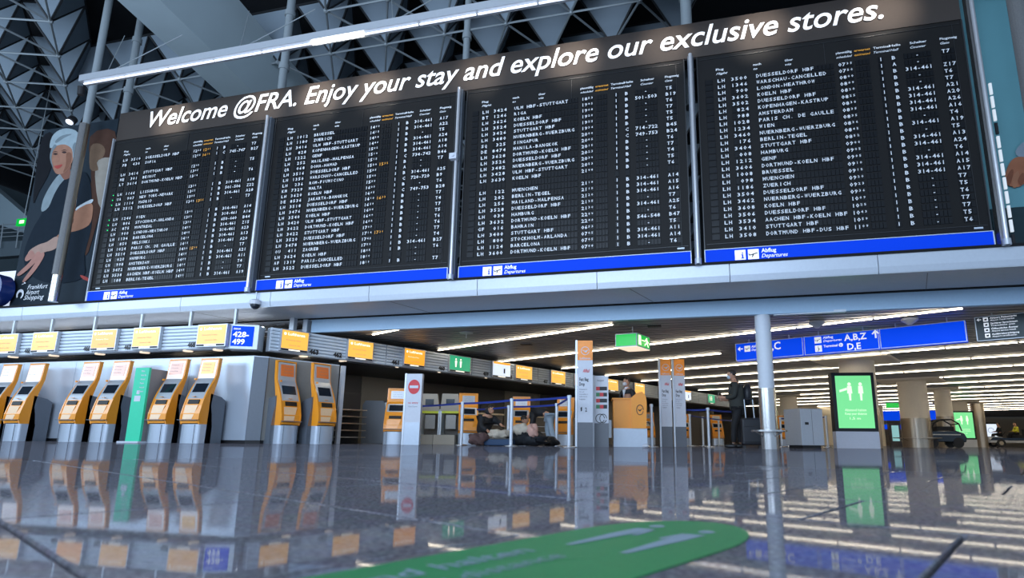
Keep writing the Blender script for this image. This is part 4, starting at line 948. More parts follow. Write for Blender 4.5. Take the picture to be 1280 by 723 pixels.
# ------------------------------------------------------------------ digital displays
def display(px,py,h,w,rz,label,thick=.28):
    p=onZ(px,py,h);t=thing('digital_display',label,'display',(p.x,p.y,0),0)
    MB().box((p.x,p.y+thick/2,.215),(w,thick,.43)).build('stand_base',M_totw,t)
    MB().box((p.x,p.y+thick/2,.43+(h-.43)/2),(w,thick,h-.43)).build('housing',M_blk,t,bevel=.01)
    b=.085;MB().box((p.x,p.y-.006,.43+(h-.43)/2+.0),(w-2*b,.01,h-.43-2*b)).build('screen',M_screeng,t)
    m=MB();q=Vector((p.x-w/2,p.y-.016,.43));hh=h-.43
    for cx in(.40,.66):
        s_=w
        poly(m,ellipse(cx*w,hh*.80,.034*w/.8,.034*w/.8,12),q,XR,ZU)
        poly(m,[(cx*w-.05*s_,hh*.77),(cx*w+.05*s_,hh*.77),(cx*w+.06*s_,hh*.64),(cx*w+.03*s_,hh*.64),(cx*w+.022*s_,hh*.52),(cx*w-.022*s_,hh*.52),(cx*w-.03*s_,hh*.64),(cx*w-.06*s_,hh*.64)],q,XR,ZU)
    poly(m,[(.16*w,hh*.70),(.34*w,hh*.74),(.34*w,hh*.70),(.16*w,hh*.66)],q,XR,ZU)
    put(m,'Abstand halten',q+Vector((w*.25,0,hh*.34)),XR,ZU,.09,w*.5,.0);put(m,'Keep your distance',q+Vector((w*.25,0,hh*.28)),XR,ZU,.09,w*.5,.0);put(m,'1,5 m',q+Vector((w*.35,0,hh*.20)),XR,ZU,.09,w*.25,.0)
    m.build('screen_pictogram',M_screenw,t)
    # turn about its own base
    for c in t.children: c.location-=Vector((0,0,0))
    t.rotation_euler=(0,0,rz);return t
display(1065,466,1.96,1.05,.10,'large green portrait display in black housing before a cream column')
display(1203,514,2.05,1.15,.08,'smaller far green portrait display at the right')
# silver cabinet box
p=onZ(1003,512,.93);t=thing('steel_cabinet','brushed steel cabinet box beside the slim white column','cabinet',(p.x,p.y,0))
MB().box((p.x,p.y,.50),(.62,.62,.86),.5).build('body',M_alu,t,bevel=.01);MB().box((p.x,p.y,.035),(.5,.5,.07),.5).build('feet',M_blk,t)
dd=Vector((cos(.5),sin(.5),0));nn=Vector((sin(.5),-cos(.5),0))
MB().obox(Vector((p.x,p.y,.55))+nn*.312-dd*.2,dd*.1,nn*.004,(0,0,.06)).build('handle_slot',M_slot,t);MB().obox(Vector((p.x,p.y,.09))+nn*.311-dd*.003,dd*.006,nn*.002,(0,0,.82)).build('door_gap',M_blk,t)
# ------------------------------------------------------------------ information totems
def totem(p,w,d,h,rz,label,kind):
    p=Vector(p);R_=Vector((cos(rz),sin(rz),0));Fd=Vector((-sin(rz),cos(rz),0))
    t=thing('information_totem',label,'totem',(p.x,p.y,0))
    if kind!='no': MB().obox(p,R_*w,Fd*d,(0,0,.50)).build('grey_base',M_totd,t)
    else: MB().obox(p,R_*w,Fd*d,(0,0,.50)).build('grey_base',M_sil,t)
    MB().obox(p+ZU*.5,R_*w,Fd*d,(0,0,h-.5)).build('white_body',M_totw,t)
    MB().obox(p-R_*.045+Fd*.0,R_*.04,Fd*d,(0,0,h+.01)).build('edge_rail',M_post,t)
    q=p-Fd*.006;m=MB()
    if kind=='no':
        poly(m,ellipse(w*.5,h-.30,w*.38,w*.46,28),q,R_,ZU,M_red);poly(m,[(w*.22,h-.33),(w*.78,h-.33),(w*.78,h-.27),(w*.22,h-.27)],q-Fd*.003,R_,ZU,M_totw)
        put(m,'no entry',q+R_*w*.18+ZU*(h-.68),R_,ZU,.06,w*.64,.01,mi=M_red);put(m,'Kein Zutritt',q+R_*w*.22+ZU*(h-.76),R_,ZU,.04,w*.56,.0,mi=M_grey_t);m.build('no_entry_marking',None,t);return t
    if kind in 'ab':
        MB().obox(p+ZU*(h-.42)-Fd*.004,R_*w,Fd*.004,(0,0,.42)).build('orange_panel',mat('totem_orange',(.75,.25,.03),.4,noise=.35,nscale=5,em=(.9,.3,.03),es=.2),t)
        poly(m,[(a,b) for a,b in ellipse(w*.5,h-.22,.09,.09,24)]+[(a,b) for a,b in reversed(ellipse(w*.5,h-.22,.078,.078,24))],q-Fd*.003,R_,ZU,M_totw)
        poly(m,[(w*.5-.07,h-.2),(w*.5+.02,h-.26),(w*.5+.07,h-.19),(w*.5,h-.22)],q-Fd*.003,R_,ZU,M_totw)
        put(m,'Lufthansa',q-Fd*.003+R_*w*.15+ZU*(h-.40),R_,ZU,.06,w*.7,.02,mi=M_totw)
        put(m,'AIRail',q+R_*w*.35+ZU*(h-.68),R_,ZU,.10,w*.45,.02,.3,M_red)
        put(m,'Fast Bag',q+R_*w*.12+ZU*(h-.86),R_,ZU,.10,w*.6,.02,mi=M_black_t);put(m,'Drop',q+R_*w*.12+ZU*(h-.96),R_,ZU,.10,w*.35,.02,mi=M_black_t)
        for k in range(5): put(m,['Check-in','for all','travellers','with hand','luggage'][k],q+R_*w*.12+ZU*(h-1.05-k*.05),R_,ZU,.04,w*[.5,.3,.55,.5,.4][k],0,mi=M_grey_t)
        if kind=='a': poly(m,[(w*.2,h-1.42),(w*.3,h-1.40),(w*.3,h-1.48),(w*.22,h-1.5)],q,R_,ZU,M_black_t);put(m,'2',q+R_*w*.5+ZU*(h-1.5),R_,ZU,.12,w*.12,.02,mi=M_black_t)
    if kind=='c':
        put(m,'Handgepäck',q+R_*w*.2+ZU*(h-.12),R_,ZU,.05,w*.5,.01,mi=M_grey_t)
        for r_ in range(4):
            for c_ in range(3): poly(m,[(w*(.12+.26*c_),h-.32-.13*r_),(w*(.12+.26*c_)+.08,h-.32-.13*r_),(w*(.12+.26*c_)+.08,h-.24-.13*r_),(w*(.12+.26*c_),h-.24-.13*r_)],q,R_,ZU,M_red if (r_+c_)%2==0 and c_<2 else (mat('print_green',(.05,.25,.1),.5) if c_==0 else M_black_t))
        poly(m,ellipse(w*.4,h-.92,.10,.10,20)+list(reversed(ellipse(w*.4,h-.92,.085,.085,20))),q,R_,ZU,M_black_t);poly(m,ellipse(w*.62,h-.92,.08,.10,20)+list(reversed(ellipse(w*.62,h-.92,.065,.085,20))),q,R_,ZU,M_black_t)
    m.build('totem_print',None,t);return t
a=onZ(509,467.5,1.60);totem((a.x,a.y,0),.36,.12,1.60,.15,'white totem with red no-entry disc standing before the check-in area','no')
a=onZ(722,426,2.22);totem((a.x,a.y,0),.32,.1,2.22,.2,'tallest white totem with orange top, left of the orange desk','a')
a=onZ(743,470,1.52);totem((a.x,a.y,0),.30,.06,1.52,.1,'lower white board with small icons right behind the tallest totem','c')
a=onZ(825,449,2.22);totem((a.x,a.y,0),.27,.1,2.22,.2,'left one of the paired orange topped totems','b')
a=onZ(840,449.5,2.22);totem((a.x+.04,a.y,0),.27,.1,2.22,.2,'right one of the paired orange topped totems','b')
# ------------------------------------------------------------------ orange desk with agent; bag scale
px_,py_=-1.60,13.55
t=thing('service_desk','orange service desk with rounded high side panel and round emblem','desk',(px_,py_,0));rz=.18
R_=Vector((cos(rz),sin(rz),0));Fd=Vector((-sin(rz),cos(rz),0));q=Vector((px_-.42,py_-.25,0))
q+=R_*.08;MB().obox(q,R_*.43,Fd*.6,(0,0,.42)).obox(q+R_*.43,R_*.34,Fd*.6,(0,0,.42)).build('grey_plinth',M_sil,t)
MB().obox(q+ZU*.42,R_*.42,Fd*.6,(0,0,.66)).build('front_panel',M_or,t);MB().obox(q+ZU*1.08-R_*.03-Fd*.03,R_*.46,Fd*.66,(0,0,.035)).build('worktop',M_or,t)
pr_=[(0,.42),(.34,.42),(.36,1.0),(.34,1.16),(.26,1.26),(.12,1.22),(.0,1.12)]
MB().prism([q+R_*(.41+a)+ZU*z-Fd*.04 for a,z in pr_],Fd*.66).build('side_panel',M_or,t)
m=MB();poly(m,ellipse(.61,.84,.085,.12,24)+list(reversed(ellipse(.61,.84,.07,.105,24))),q-Fd*.05,R_,ZU);poly(m,[(.55,.86),(.61,.80),(.67,.88),(.61,.84)],q-Fd*.05,R_,ZU);m.build('emblem',M_blk,t)
a=onZ(757,526,.62);t=thing('baggage_scale','low grey steel box with vertical slot left of the orange desk','machine',(a.x,a.y,0))
R_=Vector((cos(.3),sin(.3),0));Fd=Vector((-sin(.3),cos(.3),0));q=Vector((a.x-.36,a.y-1.05,0))
MB().obox(q+ZU*.16,R_*.24,Fd*.4,(0,0,.50)).build('slot_housing',M_totw,t);MB().obox(q+R_*.24+ZU*.2,R_*.42,Fd*.4,(0,0,.40)).build('body',M_alu,t);MB().obox(q+R_*.08+ZU*.28-Fd*.004,R_*.05,Fd*.01,(0,0,.22)).build('slot',M_slot,t);MB().obox(q+R_*.3+Fd*.1,R_*.25,Fd*.2,(0,0,.2)).build('foot',M_blk,t)
tag(MB().ell(onZ(807,560,0)+Vector((0,0,.035)),(.07,.05,.035)).build('crumpled_paper',M_totw),'crumpled white paper on the floor right of the orange desk','paper')
# ------------------------------------------------------------------ belt posts and belts
posts={}
def post(key,x,y,label,H_=1.0):
    p=onZ(x,y,H_);t=thing('barrier_post',label,'post',(p.x,p.y,0),group=None)
    MB().tube((p.x,p.y,.02),(p.x,p.y,H_-.04),.036,12).build('pole',M_post,t,True);MB().lathe((p.x,p.y,0),[(.15,0),(.15,.012),(.04,.03)],18).build('base_plate',M_steel,t,True);MB().tube((p.x,p.y,H_-.06),(p.x,p.y,H_),.044,12).build('belt_head',M_alul,t,True)
    posts[key]=p
for k,x,y,l in (('a',578.5,502.6,'belt post right of the no-entry totem, left of the crouching person'),('b',640,498.5,'tall belt post between the crouching person and the open luggage'),('c',636,507,'belt post standing close behind the middle belt post'),('d',711.7,494.5,'nearest belt post, beside the tallest orange topped totem'),('e',696,504.5,'belt post left of the nearest one, before the jeans legs'),('f',814,505.5,'belt post between the orange desk and the paired totems'),('g',850,510,'belt post touching the right side of the paired totems'),('h',884.5,510,'belt post left of the man with the suitcase'),('i',862,518,'thin far belt post right of the paired totems'),('j',878,521,'thin far belt post left of the standing man'),('k',898,525,'far belt post just left of the standing man'),('l',915,525,'far belt post behind the knees of the standing man'),('m',975,522,'far belt post right of the slim white column'),('n',1032,520,'far belt post left of the large green display'),('o',985,521,'far belt post before the silver cabinet')): post(k,x,y,l)
def belt(a,b,z,label,drop=.0,col=M_belt,H_=.045):
    a=Vector(a);b=Vector(b);m=MB();n=8;pts=[]
    d=(b-a);nn=Vector((-d.y,d.x,0)).normalized()*.002
    for i in range(n):
        t0,t1=i/n,(i+1)/n;f=lambda t:a+d*t+Vector((0,0,z-a.z-(b.z-a.z)*t*0-.04*4*t*(1-t)*drop))
        p0,p1=f(t0),f(t1);p0.z=z-.03*4*t0*(1-t0)*drop;p1.z=z-.03*4*t1*(1-t1)*drop
        m.obox(p0,p1-p0,nn,(0,0,H_))
    o=m.build('barrier_belt',col);c=(a+b)/2;tag(o,label,'belt',group=None)
G=posts
belt(G['a'],G['b'],.94,'blue belt from the left post across above the crouching person',.5);belt(G['b'],G['d'],.94,'blue belt over the open luggage to the nearest post',.5)
belt(G['c'],G['e'],.94,'rear blue belt above the open luggage',.5);belt(onZ(494,507.5,1.0),G['a'],.94,'blue belt from the orange kiosk to the left post',.5);belt(onZ(580,512,.97),G['c'],.93,'rear blue belt above the head of the crouching person',.5)
belt(G['e'],G['d'],.93,'short blue belt behind the tallest totem',.2)
belt(G['g'],G['h'],.93,'blue belt right of the paired totems',.5);belt(G['h'],onZ(918,513,1),.93,'blue belt reaching the coat of the standing man',.5);belt(G['i'],G['l'],.93,'far blue belt behind the thin posts',.5);belt(G['m'],G['n'],.93,'far blue belt behind the silver cabinet',.5)
# ------------------------------------------------------------------ rear of the check-in islands
t=thing('counter_back_wall','brown grey back wall of the check-in island under the receding fascia','wall',ND(16,15.6,0))
k=0;n_=7.3
while n_<32:
    MB().obox(ND(n_+.01,15.5),NV*1.98,DV*.1,(0,0,2.05)).build('panel',M_beige if k%3==1 else M_brown,t);n_+=2;k+=1
MB().obox(ND(7.3,13.0,1.97),NV*25,DV*2.5,(0,0,.05)).build('canopy',M_blk,t)
lab=['nearest the corner partition','behind the no-entry totem','behind the crouching person','behind the open luggage','behind the tallest totem','behind the orange desk','behind the paired totems']
for i in range(2,5):
    n_=7.6+i*2.3
    t=thing('check_in_counter','beige check-in counter '+lab[i],'counter',ND(n_,13.6,0))
    MB().obox(ND(n_,13.55),NV*1.1,DV*.55,(0,0,.92)).build('counter_body',M_brown,t);MB().obox(ND(n_-.03,13.5,.92),NV*1.16,DV*.65,(0,0,.05)).build('countertop',M_steelw,t)
    MB().obox(ND(n_+1.15,13.45),NV*.95,DV*1.2,(0,0,.28)).build('conveyor',M_beige,t);MB().obox(ND(n_+1.2,13.5,.28),NV*.85,DV*1.1,(0,0,.02)).build('conveyor_belt',M_blk,t)
    for k in range(3): MB().obox(ND(n_+.05,13.535,.2+k*.2),NV*1.0,DV*.012,(0,0,.018)).build('shelf_edge',M_alul,t)
    MB().obox(ND(n_+.35,13.8,1.0),NV*.4,DV*.04,(0,0,.28)).build('desk_screen',M_blk,t)
# dark curved machine left of the queue
a=onZ(468,501,1.2);t=thing('bag_drop_machine','dark slate curved machine side left of the orange kiosk','machine',(a.x,a.y,0))
m=MB();R_=Vector((cos(.3),sin(.3),0));Fd=Vector((-sin(.3),cos(.3),0))
pf=[(-.30,0),(-.32,1.08),(-.24,1.2),(.26,1.2),(.34,1.0),(.38,.7),(.36,.0)]
MB().prism([a+R_*x+ZU*(z-a.z) for x,z in pf],Fd*.3).build('body',M_cab,t,bevel=.01)
MB().prism([a+R_*x+ZU*(z-a.z) for x,z in ((.36,0),(.385,.7),(.30,1.15),(.50,1.12),(.62,.95),(.60,0))],Fd*.35).build('steel_front',M_alu,t)
for i,(x,lab_) in enumerate(((536,'left'),(562,'right'))):
    a=onZ(x,504,1.12);t=thing('bag_drop_machine',f'beige bag drop opening with yellow green strip, {lab_} one right of the no-entry totem','machine',(a.x,a.y,0))
    R_=Vector((cos(.25),sin(.25),0));Fd=Vector((-sin(.25),cos(.25),0));q=Vector((a.x-.36,a.y,0))
    t.scale=(.74,1,1)
    MB().prism([q+R_*x_+ZU*z for x_,z in ((0,.9),(.05,1.38),(.62,1.38),(.72,.9))],Fd*.1).build('hood',M_beige,t)
    for s_ in(0,.68): MB().obox(q+R_*s_,R_*.05,Fd*.5,(0,0,.95)).build('side_cheek',M_alul,t)
    MB().obox(q+R_*.05+Fd*.4,R_*.63,Fd*.05,(0,0,1.0)).build('inner_back',M_brown,t);MB().obox(q+R_*.05+ZU*.84,R_*.63,Fd*.06,(0,0,.07)).build('warning_strip',M_yel,t)
    MB().obox(q+R_*.18+ZU*.42+Fd*.1,R_*.36,Fd*.02,(0,0,.38)).build('pale_flap',M_wallw,t);MB().obox(q-Fd*.6,R_*.73,Fd*.9,(0,0,.25)).build('conveyor_base',M_beige,t)
    MB().box(q+R_*.35+ZU*1.15-Fd*.01,(.3,.02,.16),.25).build('small_screen',M_scr,t)
# stacked tray rack beside the corner post
a=ND(7.9,13.9);t=thing('tray_rack','dark rack with pale trays right of the corner post','rack',a)
for k in range(5): MB().obox(ND(7.5,13.3,.15+k*.17),NV*.7,DV*.4,(0,0,.025)).build('tray',M_steelw,t)
MB().obox(ND(7.45,13.72),NV*.8,DV*.05,(0,0,1.3)).build('rack_back',M_blk,t)
# ------------------------------------------------------------------ people
def skin_mesh(name,pts,edges,mm,parent,sub=1,root=0):
    loc=world_loc(parent);me=bpy.data.meshes.new(name);me.from_pydata([Vector(p[0])-loc*0 for p in pts],edges,[]) if False else None
    me=bpy.data.meshes.new(name);me.from_pydata([tuple(p[0]) for p in pts],edges,[]);me.materials.append(mm)
    o=bpy.data.objects.new(name,me);COL.objects.link(o);md=o.modifiers.new('skin','SKIN');md.use_smooth_shade=True
    for i,p in enumerate(pts):
        r=p[1];me.skin_vertices[0].data[i].radius=(r,r) if not isinstance(r,tuple) else r
    me.skin_vertices[0].data[root].use_root=True
    o.modifiers.new('sub','SUBSURF').levels=sub;o.modifiers['sub'].render_levels=sub
    dg=bpy.context.evaluated_depsgraph_get();m2=bpy.data.meshes.new_from_object(o.evaluated_get(dg));bpy.data.objects.remove(o)
    m2.materials.clear();m2.materials.append(mm);m2.polygons.foreach_set('use_smooth',[True]*len(m2.polygons))
    o=bpy.data.objects.new(name,m2);COL.objects.link(o);o.parent=parent;return o
def hand(pts,edges,w,dirv,side,scale=1,curl=.4):
    """adds palm and five fingers to the body skeleton from wrist index w; dirv = pointing, side = thumb side"""
    p=Vector(pts[w][0]);d=Vector(dirv).normalized();s_=Vector(side).normalized();nrm=d.cross(s_).normalized()
    i0=len(pts);pts.append((p+d*.05*scale,(.034*scale,.018*scale)));edges.append((w,i0))
    for k,(off,L) in enumerate(((.030,.072),(.011,.082),(-.009,.077),(-.028,.060))):
        a=len(pts);pts.append((p+d*.09*scale+s_*off*scale,.0095*scale));pts.append((p+d*(.09+L*.5)*scale+s_*off*scale+nrm*curl*.03,.0085*scale));pts.append((p+d*(.09+L*.85)*scale+s_*off*scale+nrm*curl*.06,.007*scale))
        edges.extend([(i0,a),(a,a+1),(a+1,a+2)])
    a=len(pts);pts.append((p+d*.045*scale+s_*.04*scale,.011*scale));pts.append((p+d*.085*scale+s_*.06*scale,.009*scale));edges.extend([(i0,a),(a,a+1)])
def head(t,c,fdir,mask=None,hair=M_hair,tilt=0):
    c=Vector(c);f=Vector(fdir).normalized();r=Vector((f.y,-f.x,0)).normalized();u=r.cross(f)
    R_=Matrix((r,f,u)).transposed();m=MB()
    m.ell(c,(.074,.092,.115),16,12,rot=R_);m.ell(c+f*.055-u*.05,(.05,.045,.06),12,8,rot=R_)
    m.add([c+f*.088+u*.02,c+f*.115-u*.018,c+f*.088-u*.03-r*.016,c+f*.088-u*.03+r*.016],[(0,2,1),(0,1,3),(1,2,3)])
    for s_ in(-1,1): m.ell(c+r*.075*s_-f*.005-u*.005,(.012,.02,.032),8,6,rot=R_)
    m.build('head',M_skin,t,True)
    m=MB()
    for s_ in(-1,1): m.ell(c+f*.084+r*.03*s_+u*.012,(.013,.008,.007),8,6,rot=R_)
    m.build('eyes',M_blk,t,True)
    MB().ell(c+f*.090-u*.062,(.024,.008,.007),8,6,rot=R_).build('mouth',mat('lips',(.35,.12,.09),.5),t,True)
    m=MB();m.ell(c-f*.016+u*.030,(.082,.092,.105),16,10,rot=R_);o=m.build('hair',hair,t,True)
    # clear the face: drop hair faces in front below brow
    me=o.data;import bmesh
    bm=bmesh.new();bm.from_mesh(me);lc=c-world_loc(t)
    dl=[v for v in bm.verts if (v.co-lc).dot(f)>.045 and (v.co-lc).dot(u)<.062 or (v.co-lc).dot(u)<-.06]
    bmesh.ops.delete(bm,geom=dl,context='VERTS');bm.to_mesh(me);bm.free()
    if mask: MB().ell(c+f*.062-u*.045,(.062,.056,.055),14,8,rot=R_).build('face_mask',mask,t,True)
def shoe(t,p,d,mm=M_shoe):
    d=Vector(d).normalized();p=Vector(p);m=MB();m.ell(p+d*.06+ZU*.045,(.145,.048,.048),14,8,rot=Matrix((d,Vector((-d.y,d.x,0)),ZU)).transposed())
    for i,v in enumerate(m.v): m.v[i]=(v[0],v[1],max(v[2],p.z+.002))
    m.build('shoe',mm,t,True)
# man standing with suitcase, facing left
g=onZ(913,463,1.76);g=Vector((g.x+.12,g.y,0));fd=Vector((-.97,.1,0)).normalized();sd=Vector((fd.y,-fd.x,0))
t=thing('person','standing man in dark coat, pale mask and backpack, holding a phone','person',g)
def L_(f,s_,z):return fd*f+sd*s_+ZU*z     # local (t has identity rotation)
body=[(L_(0,0,.92),(.10,.08)),(L_(.0,0,1.12),(.10,.08)),(L_(.02,0,1.32),(.12,.09)),(L_(.03,0,1.46),(.08,.07)),(L_(.06,0,1.54),.052),(L_(.08,0,1.62),.05),
(L_(.02,.17,1.40),.055),(L_(.04,.21,1.15),.045),(L_(.26,.14,1.08),.034),(L_(.02,-.17,1.40),.055),(L_(.04,-.21,1.15),.045),(L_(.26,-.12,1.12),.034),
(L_(0,.09,.86),.085),(L_(.03,.10,.48),.06),(L_(-.02,.10,.09),.042),(L_(0,-.09,.86),.085),(L_(.10,-.10,.48),.06),(L_(.12,-.10,.09),.042)]
ed=[(0,1),(1,2),(2,3),(3,4),(4,5),(3,6),(6,7),(7,8),(3,9),(9,10),(10,11),(0,12),(12,13),(13,14),(0,15),(15,16),(16,17)]
hand(body,ed,8,fd+ZU*.15,ZU,1);hand(body,ed,11,fd+ZU*.1,ZU,1)
skin_mesh('body',body,ed,M_skin,t)
coat=[(L_(0,0,.76),(.20,.19)),(L_(0,0,.95),(.20,.19)),(L_(0,0,1.15),(.20,.18)),(L_(.02,0,1.34),(.21,.165)),(L_(.02,0,1.46),(.11,.095)),(L_(.03,0,1.50),(.08,.075)),(L_(.02,.19,1.40),.075),(L_(.04,.23,1.14),.062),(L_(.25,.15,1.09),.048),(L_(.02,-.19,1.40),.075),(L_(.04,-.23,1.14),.062),(L_(.25,-.13,1.12),.048)]
skin_mesh('coat',coat,[(0,1),(1,2),(2,3),(3,4),(4,5),(4,6),(6,7),(7,8),(4,9),(9,10),(10,11)],M_coat,t)
tro=[(L_(0,0,.90),(.14,.11)),(L_(0,.09,.84),.10),(L_(.03,.10,.48),.075),(L_(-.02,.10,.10),.06),(L_(0,-.09,.84),.10),(L_(.10,-.10,.48),.075),(L_(.12,-.10,.10),.06)]
skin_mesh('trousers',tro,[(0,1),(1,2),(2,3),(0,4),(4,5),(5,6)],M_trous,t)
head(t,g+L_(.10,0,1.655),fd-ZU*.15,M_mask);shoe(t,g+L_(-.02,.10,0),fd);shoe(t,g+L_(.12,-.10,0),fd)
MB().obox(g+L_(.38,-.05,1.13),fd*.012,sd*.075,(0,0,.14)).build('collar_badge',M_blk,t) if False else None
o=skin_mesh('scarf',[(L_(.03,.0,1.49),(.10,.095)),(L_(.02,0,1.545),(.075,.075))],[(0,1)],M_jacket,t)
ph=MB().obox(g+L_(.40,-.06,1.10),fd*.015,sd*.08,(0,0,.15)).build('phone',M_blk);tag(ph,'dark phone held in the hands of the standing man','phone')
bp=thing('backpack','black backpack on the back of the standing man','bag',g+L_(-.22,0,1.0))
MB().ell(g+L_(-.23,0,1.20),(.10,.15,.25),16,10,rot=Matrix((fd,sd,ZU)).transposed()).build('pack',M_suit,bp,True)
for s_ in(-1,1): MB().tube(g+L_(-.15,.11*s_,1.40),g+L_(.08,.12*s_,1.46),.018,6).tube(g+L_(.08,.12*s_,1.46),g+L_(.17,.12*s_,1.25),.018,6).build('shoulder_strap',M_suit,bp)
# suitcase
sc=onZ(936,561,0);sg=Vector((g.x+.24,g.y-.30,0))
t=thing('suitcase','black wheeled suitcase with raised handle beside the slim white column','suitcase',sg)
MB().box(sg+ZU*.36,(.42,.26,.58),.1).build('shell',M_suit,t,bevel=.04)
for x in(-.09,.09): MB().tube(sg+Vector((x,.1,.64)),sg+Vector((x-.02,.1,1.08)),.011,8).build('handle_tube',M_alul,t)
MB().tube(sg+Vector((-.13,.1,1.08)),sg+Vector((.09,.1,1.08)),.018,8).build('handle_grip',M_suit,t)
for x in(-.16,.16):
    for y in(-.09,.09): MB().tube(sg+Vector((x,y-.015,.03)),sg+Vector((x,y+.015,.03)),.03,12).build('wheel',M_blk,t)
MB().box(sg+Vector((0,-.14,.30)),(.34,.03,.34),.1)  .build('front_pocket',M_suit,t,bevel=.01)
# crouching person
g=onZ(606,508,1.02);g=Vector((g.x+.05,g.y,0));fd=Vector((.8,-.6,0)).normalized();sd=Vector((fd.y,-fd.x,0))
t=thing('person','crouching person with dark hair in a black jacket packing a suitcase','person',g)
body=[(L_(-.12,0,.28),(.14,.12)),(L_(-.08,0,.46),(.13,.11)),(L_(.02,0,.66),(.15,.12)),(L_(.08,0,.76),(.08,.07)),(L_(.13,0,.83),.05),(L_(.17,0,.89),.05),
(L_(.06,.18,.70),.055),(L_(.16,.24,.46),.045),(L_(.34,.14,.36),.034),(L_(.06,-.18,.70),.055),(L_(.26,-.22,.60),.045),(L_(.48,-.16,.52),.034),
(L_(-.08,.11,.25),.085),(L_(.30,.17,.24),.062),(L_(-.05,.17,.08),.045),(L_(-.08,-.11,.25),.085),(L_(.30,-.15,.24),.062),(L_(-.05,-.17,.08),.045)]
hand(body,ed:=[(0,1),(1,2),(2,3),(3,4),(4,5),(3,6),(6,7),(7,8),(3,9),(9,10),(10,11),(0,12),(12,13),(13,14),(0,15),(15,16),(16,17)],8,fd-ZU*.6,sd);hand(body,ed,11,fd-ZU*.5,-sd)
skin_mesh('body',body,ed,M_skin,t)
skin_mesh('jacket',[(L_(-.13,0,.22),(.22,.20)),(L_(-.10,0,.46),(.23,.20)),(L_(.0,0,.66),(.22,.18)),(L_(.07,0,.76),(.14,.13)),(L_(.05,.19,.70),.10),(L_(.16,.25,.46),.085),(L_(.32,.15,.37),.062),(L_(.05,-.19,.70),.10),(L_(.26,-.23,.60),.085),(L_(.46,-.17,.53),.062)],[(0,1),(1,2),(2,3),(3,4),(4,5),(5,6),(3,7),(7,8),(8,9)],M_jacket,t)
skin_mesh('trousers',[(L_(-.12,0,.26),(.14,.12)),(L_(-.06,.12,.23),.10),(L_(.31,.17,.24),.08),(L_(-.02,.17,.09),.06),(L_(-.06,-.12,.23),.10),(L_(.31,-.15,.24),.08),(L_(-.02,-.17,.09),.06)],[(0,1),(1,2),(2,3),(0,4),(4,5),(5,6)],M_cream,t)
skin_mesh('hood',[(L_(.08,0,.78),(.13,.12)),(L_(.12,0,.90),(.125,.12)),(L_(.15,0,.98),(.10,.10))],[(0,1),(1,2)],M_jacket,t);head(t,g+L_(.235,0,.93),fd-ZU*.45);shoe(t,g+L_(-.10,.17,0),fd);shoe(t,g+L_(-.10,-.17,0),fd)
# bending person in jeans
g=onZ(690,556,0);g=onZ(688,519,.82);g=Vector((g.x,g.y,0));fd=Vector((-.97,-.2,0)).normalized();sd=Vector((fd.y,-fd.x,0))
t=thing('person','person in pale jeans and dark top bending left behind the luggage','person',g)
body=[(L_(.05,0,.82),(.13,.11)),(L_(.22,0,.90),(.13,.11)),(L_(.44,0,.86),(.14,.11)),(L_(.55,0,.80),(.07,.07)),(L_(.61,0,.76),.05),(L_(.66,0,.72),.05),(L_(.46,.18,.80),.055),(L_(.48,.20,.52),.045),(L_(.52,.14,.34),.034),(L_(.46,-.18,.80),.055),(L_(.50,-.20,.52),.045),(L_(.56,-.14,.34),.034),
(L_(.02,.10,.76),.085),(L_(.10,.12,.45),.06),(L_(0,.12,.09),.045),(L_(.02,-.10,.76),.085),(L_(-.04,-.12,.44),.06),(L_(-.14,-.12,.09),.045)]
ed=[(0,1),(1,2),(2,3),(3,4),(4,5),(3,6),(6,7),(7,8),(3,9),(9,10),(10,11),(0,12),(12,13),(13,14),(0,15),(15,16),(16,17)]
hand(body,ed,8,fd*.4-ZU,sd);hand(body,ed,11,fd*.4-ZU,-sd);skin_mesh('body',body,ed,M_skin,t)
skin_mesh('jacket',[(L_(.06,0,.84),(.15,.14)),(L_(.22,0,.92),(.16,.15)),(L_(.44,0,.88),(.17,.14)),(L_(.54,0,.81),(.10,.10)),(L_(.45,.19,.80),.075),(L_(.48,.21,.52),.06),(L_(.51,.15,.38),.048),(L_(.45,-.19,.80),.075),(L_(.50,-.21,.52),.06),(L_(.55,-.15,.38),.048)],[(0,1),(1,2),(2,3),(3,4),(4,5),(5,6),(3,7),(7,8),(8,9)],M_jacket,t)
skin_mesh('jeans',[(L_(.06,0,.82),(.14,.13)),(L_(.03,.10,.76),.105),(L_(.10,.12,.45),.082),(L_(0,.12,.08),.065),(L_(.03,-.10,.76),.105),(L_(-.04,-.12,.44),.082),(L_(-.14,-.12,.08),.065)],[(0,1),(1,2),(2,3),(0,4),(4,5),(5,6)],M_jeans,t)
head(t,g+L_(.70,0,.68),fd*.6-ZU);shoe(t,g+L_(0,.12,0),fd);shoe(t,g+L_(-.14,-.12,0),fd)
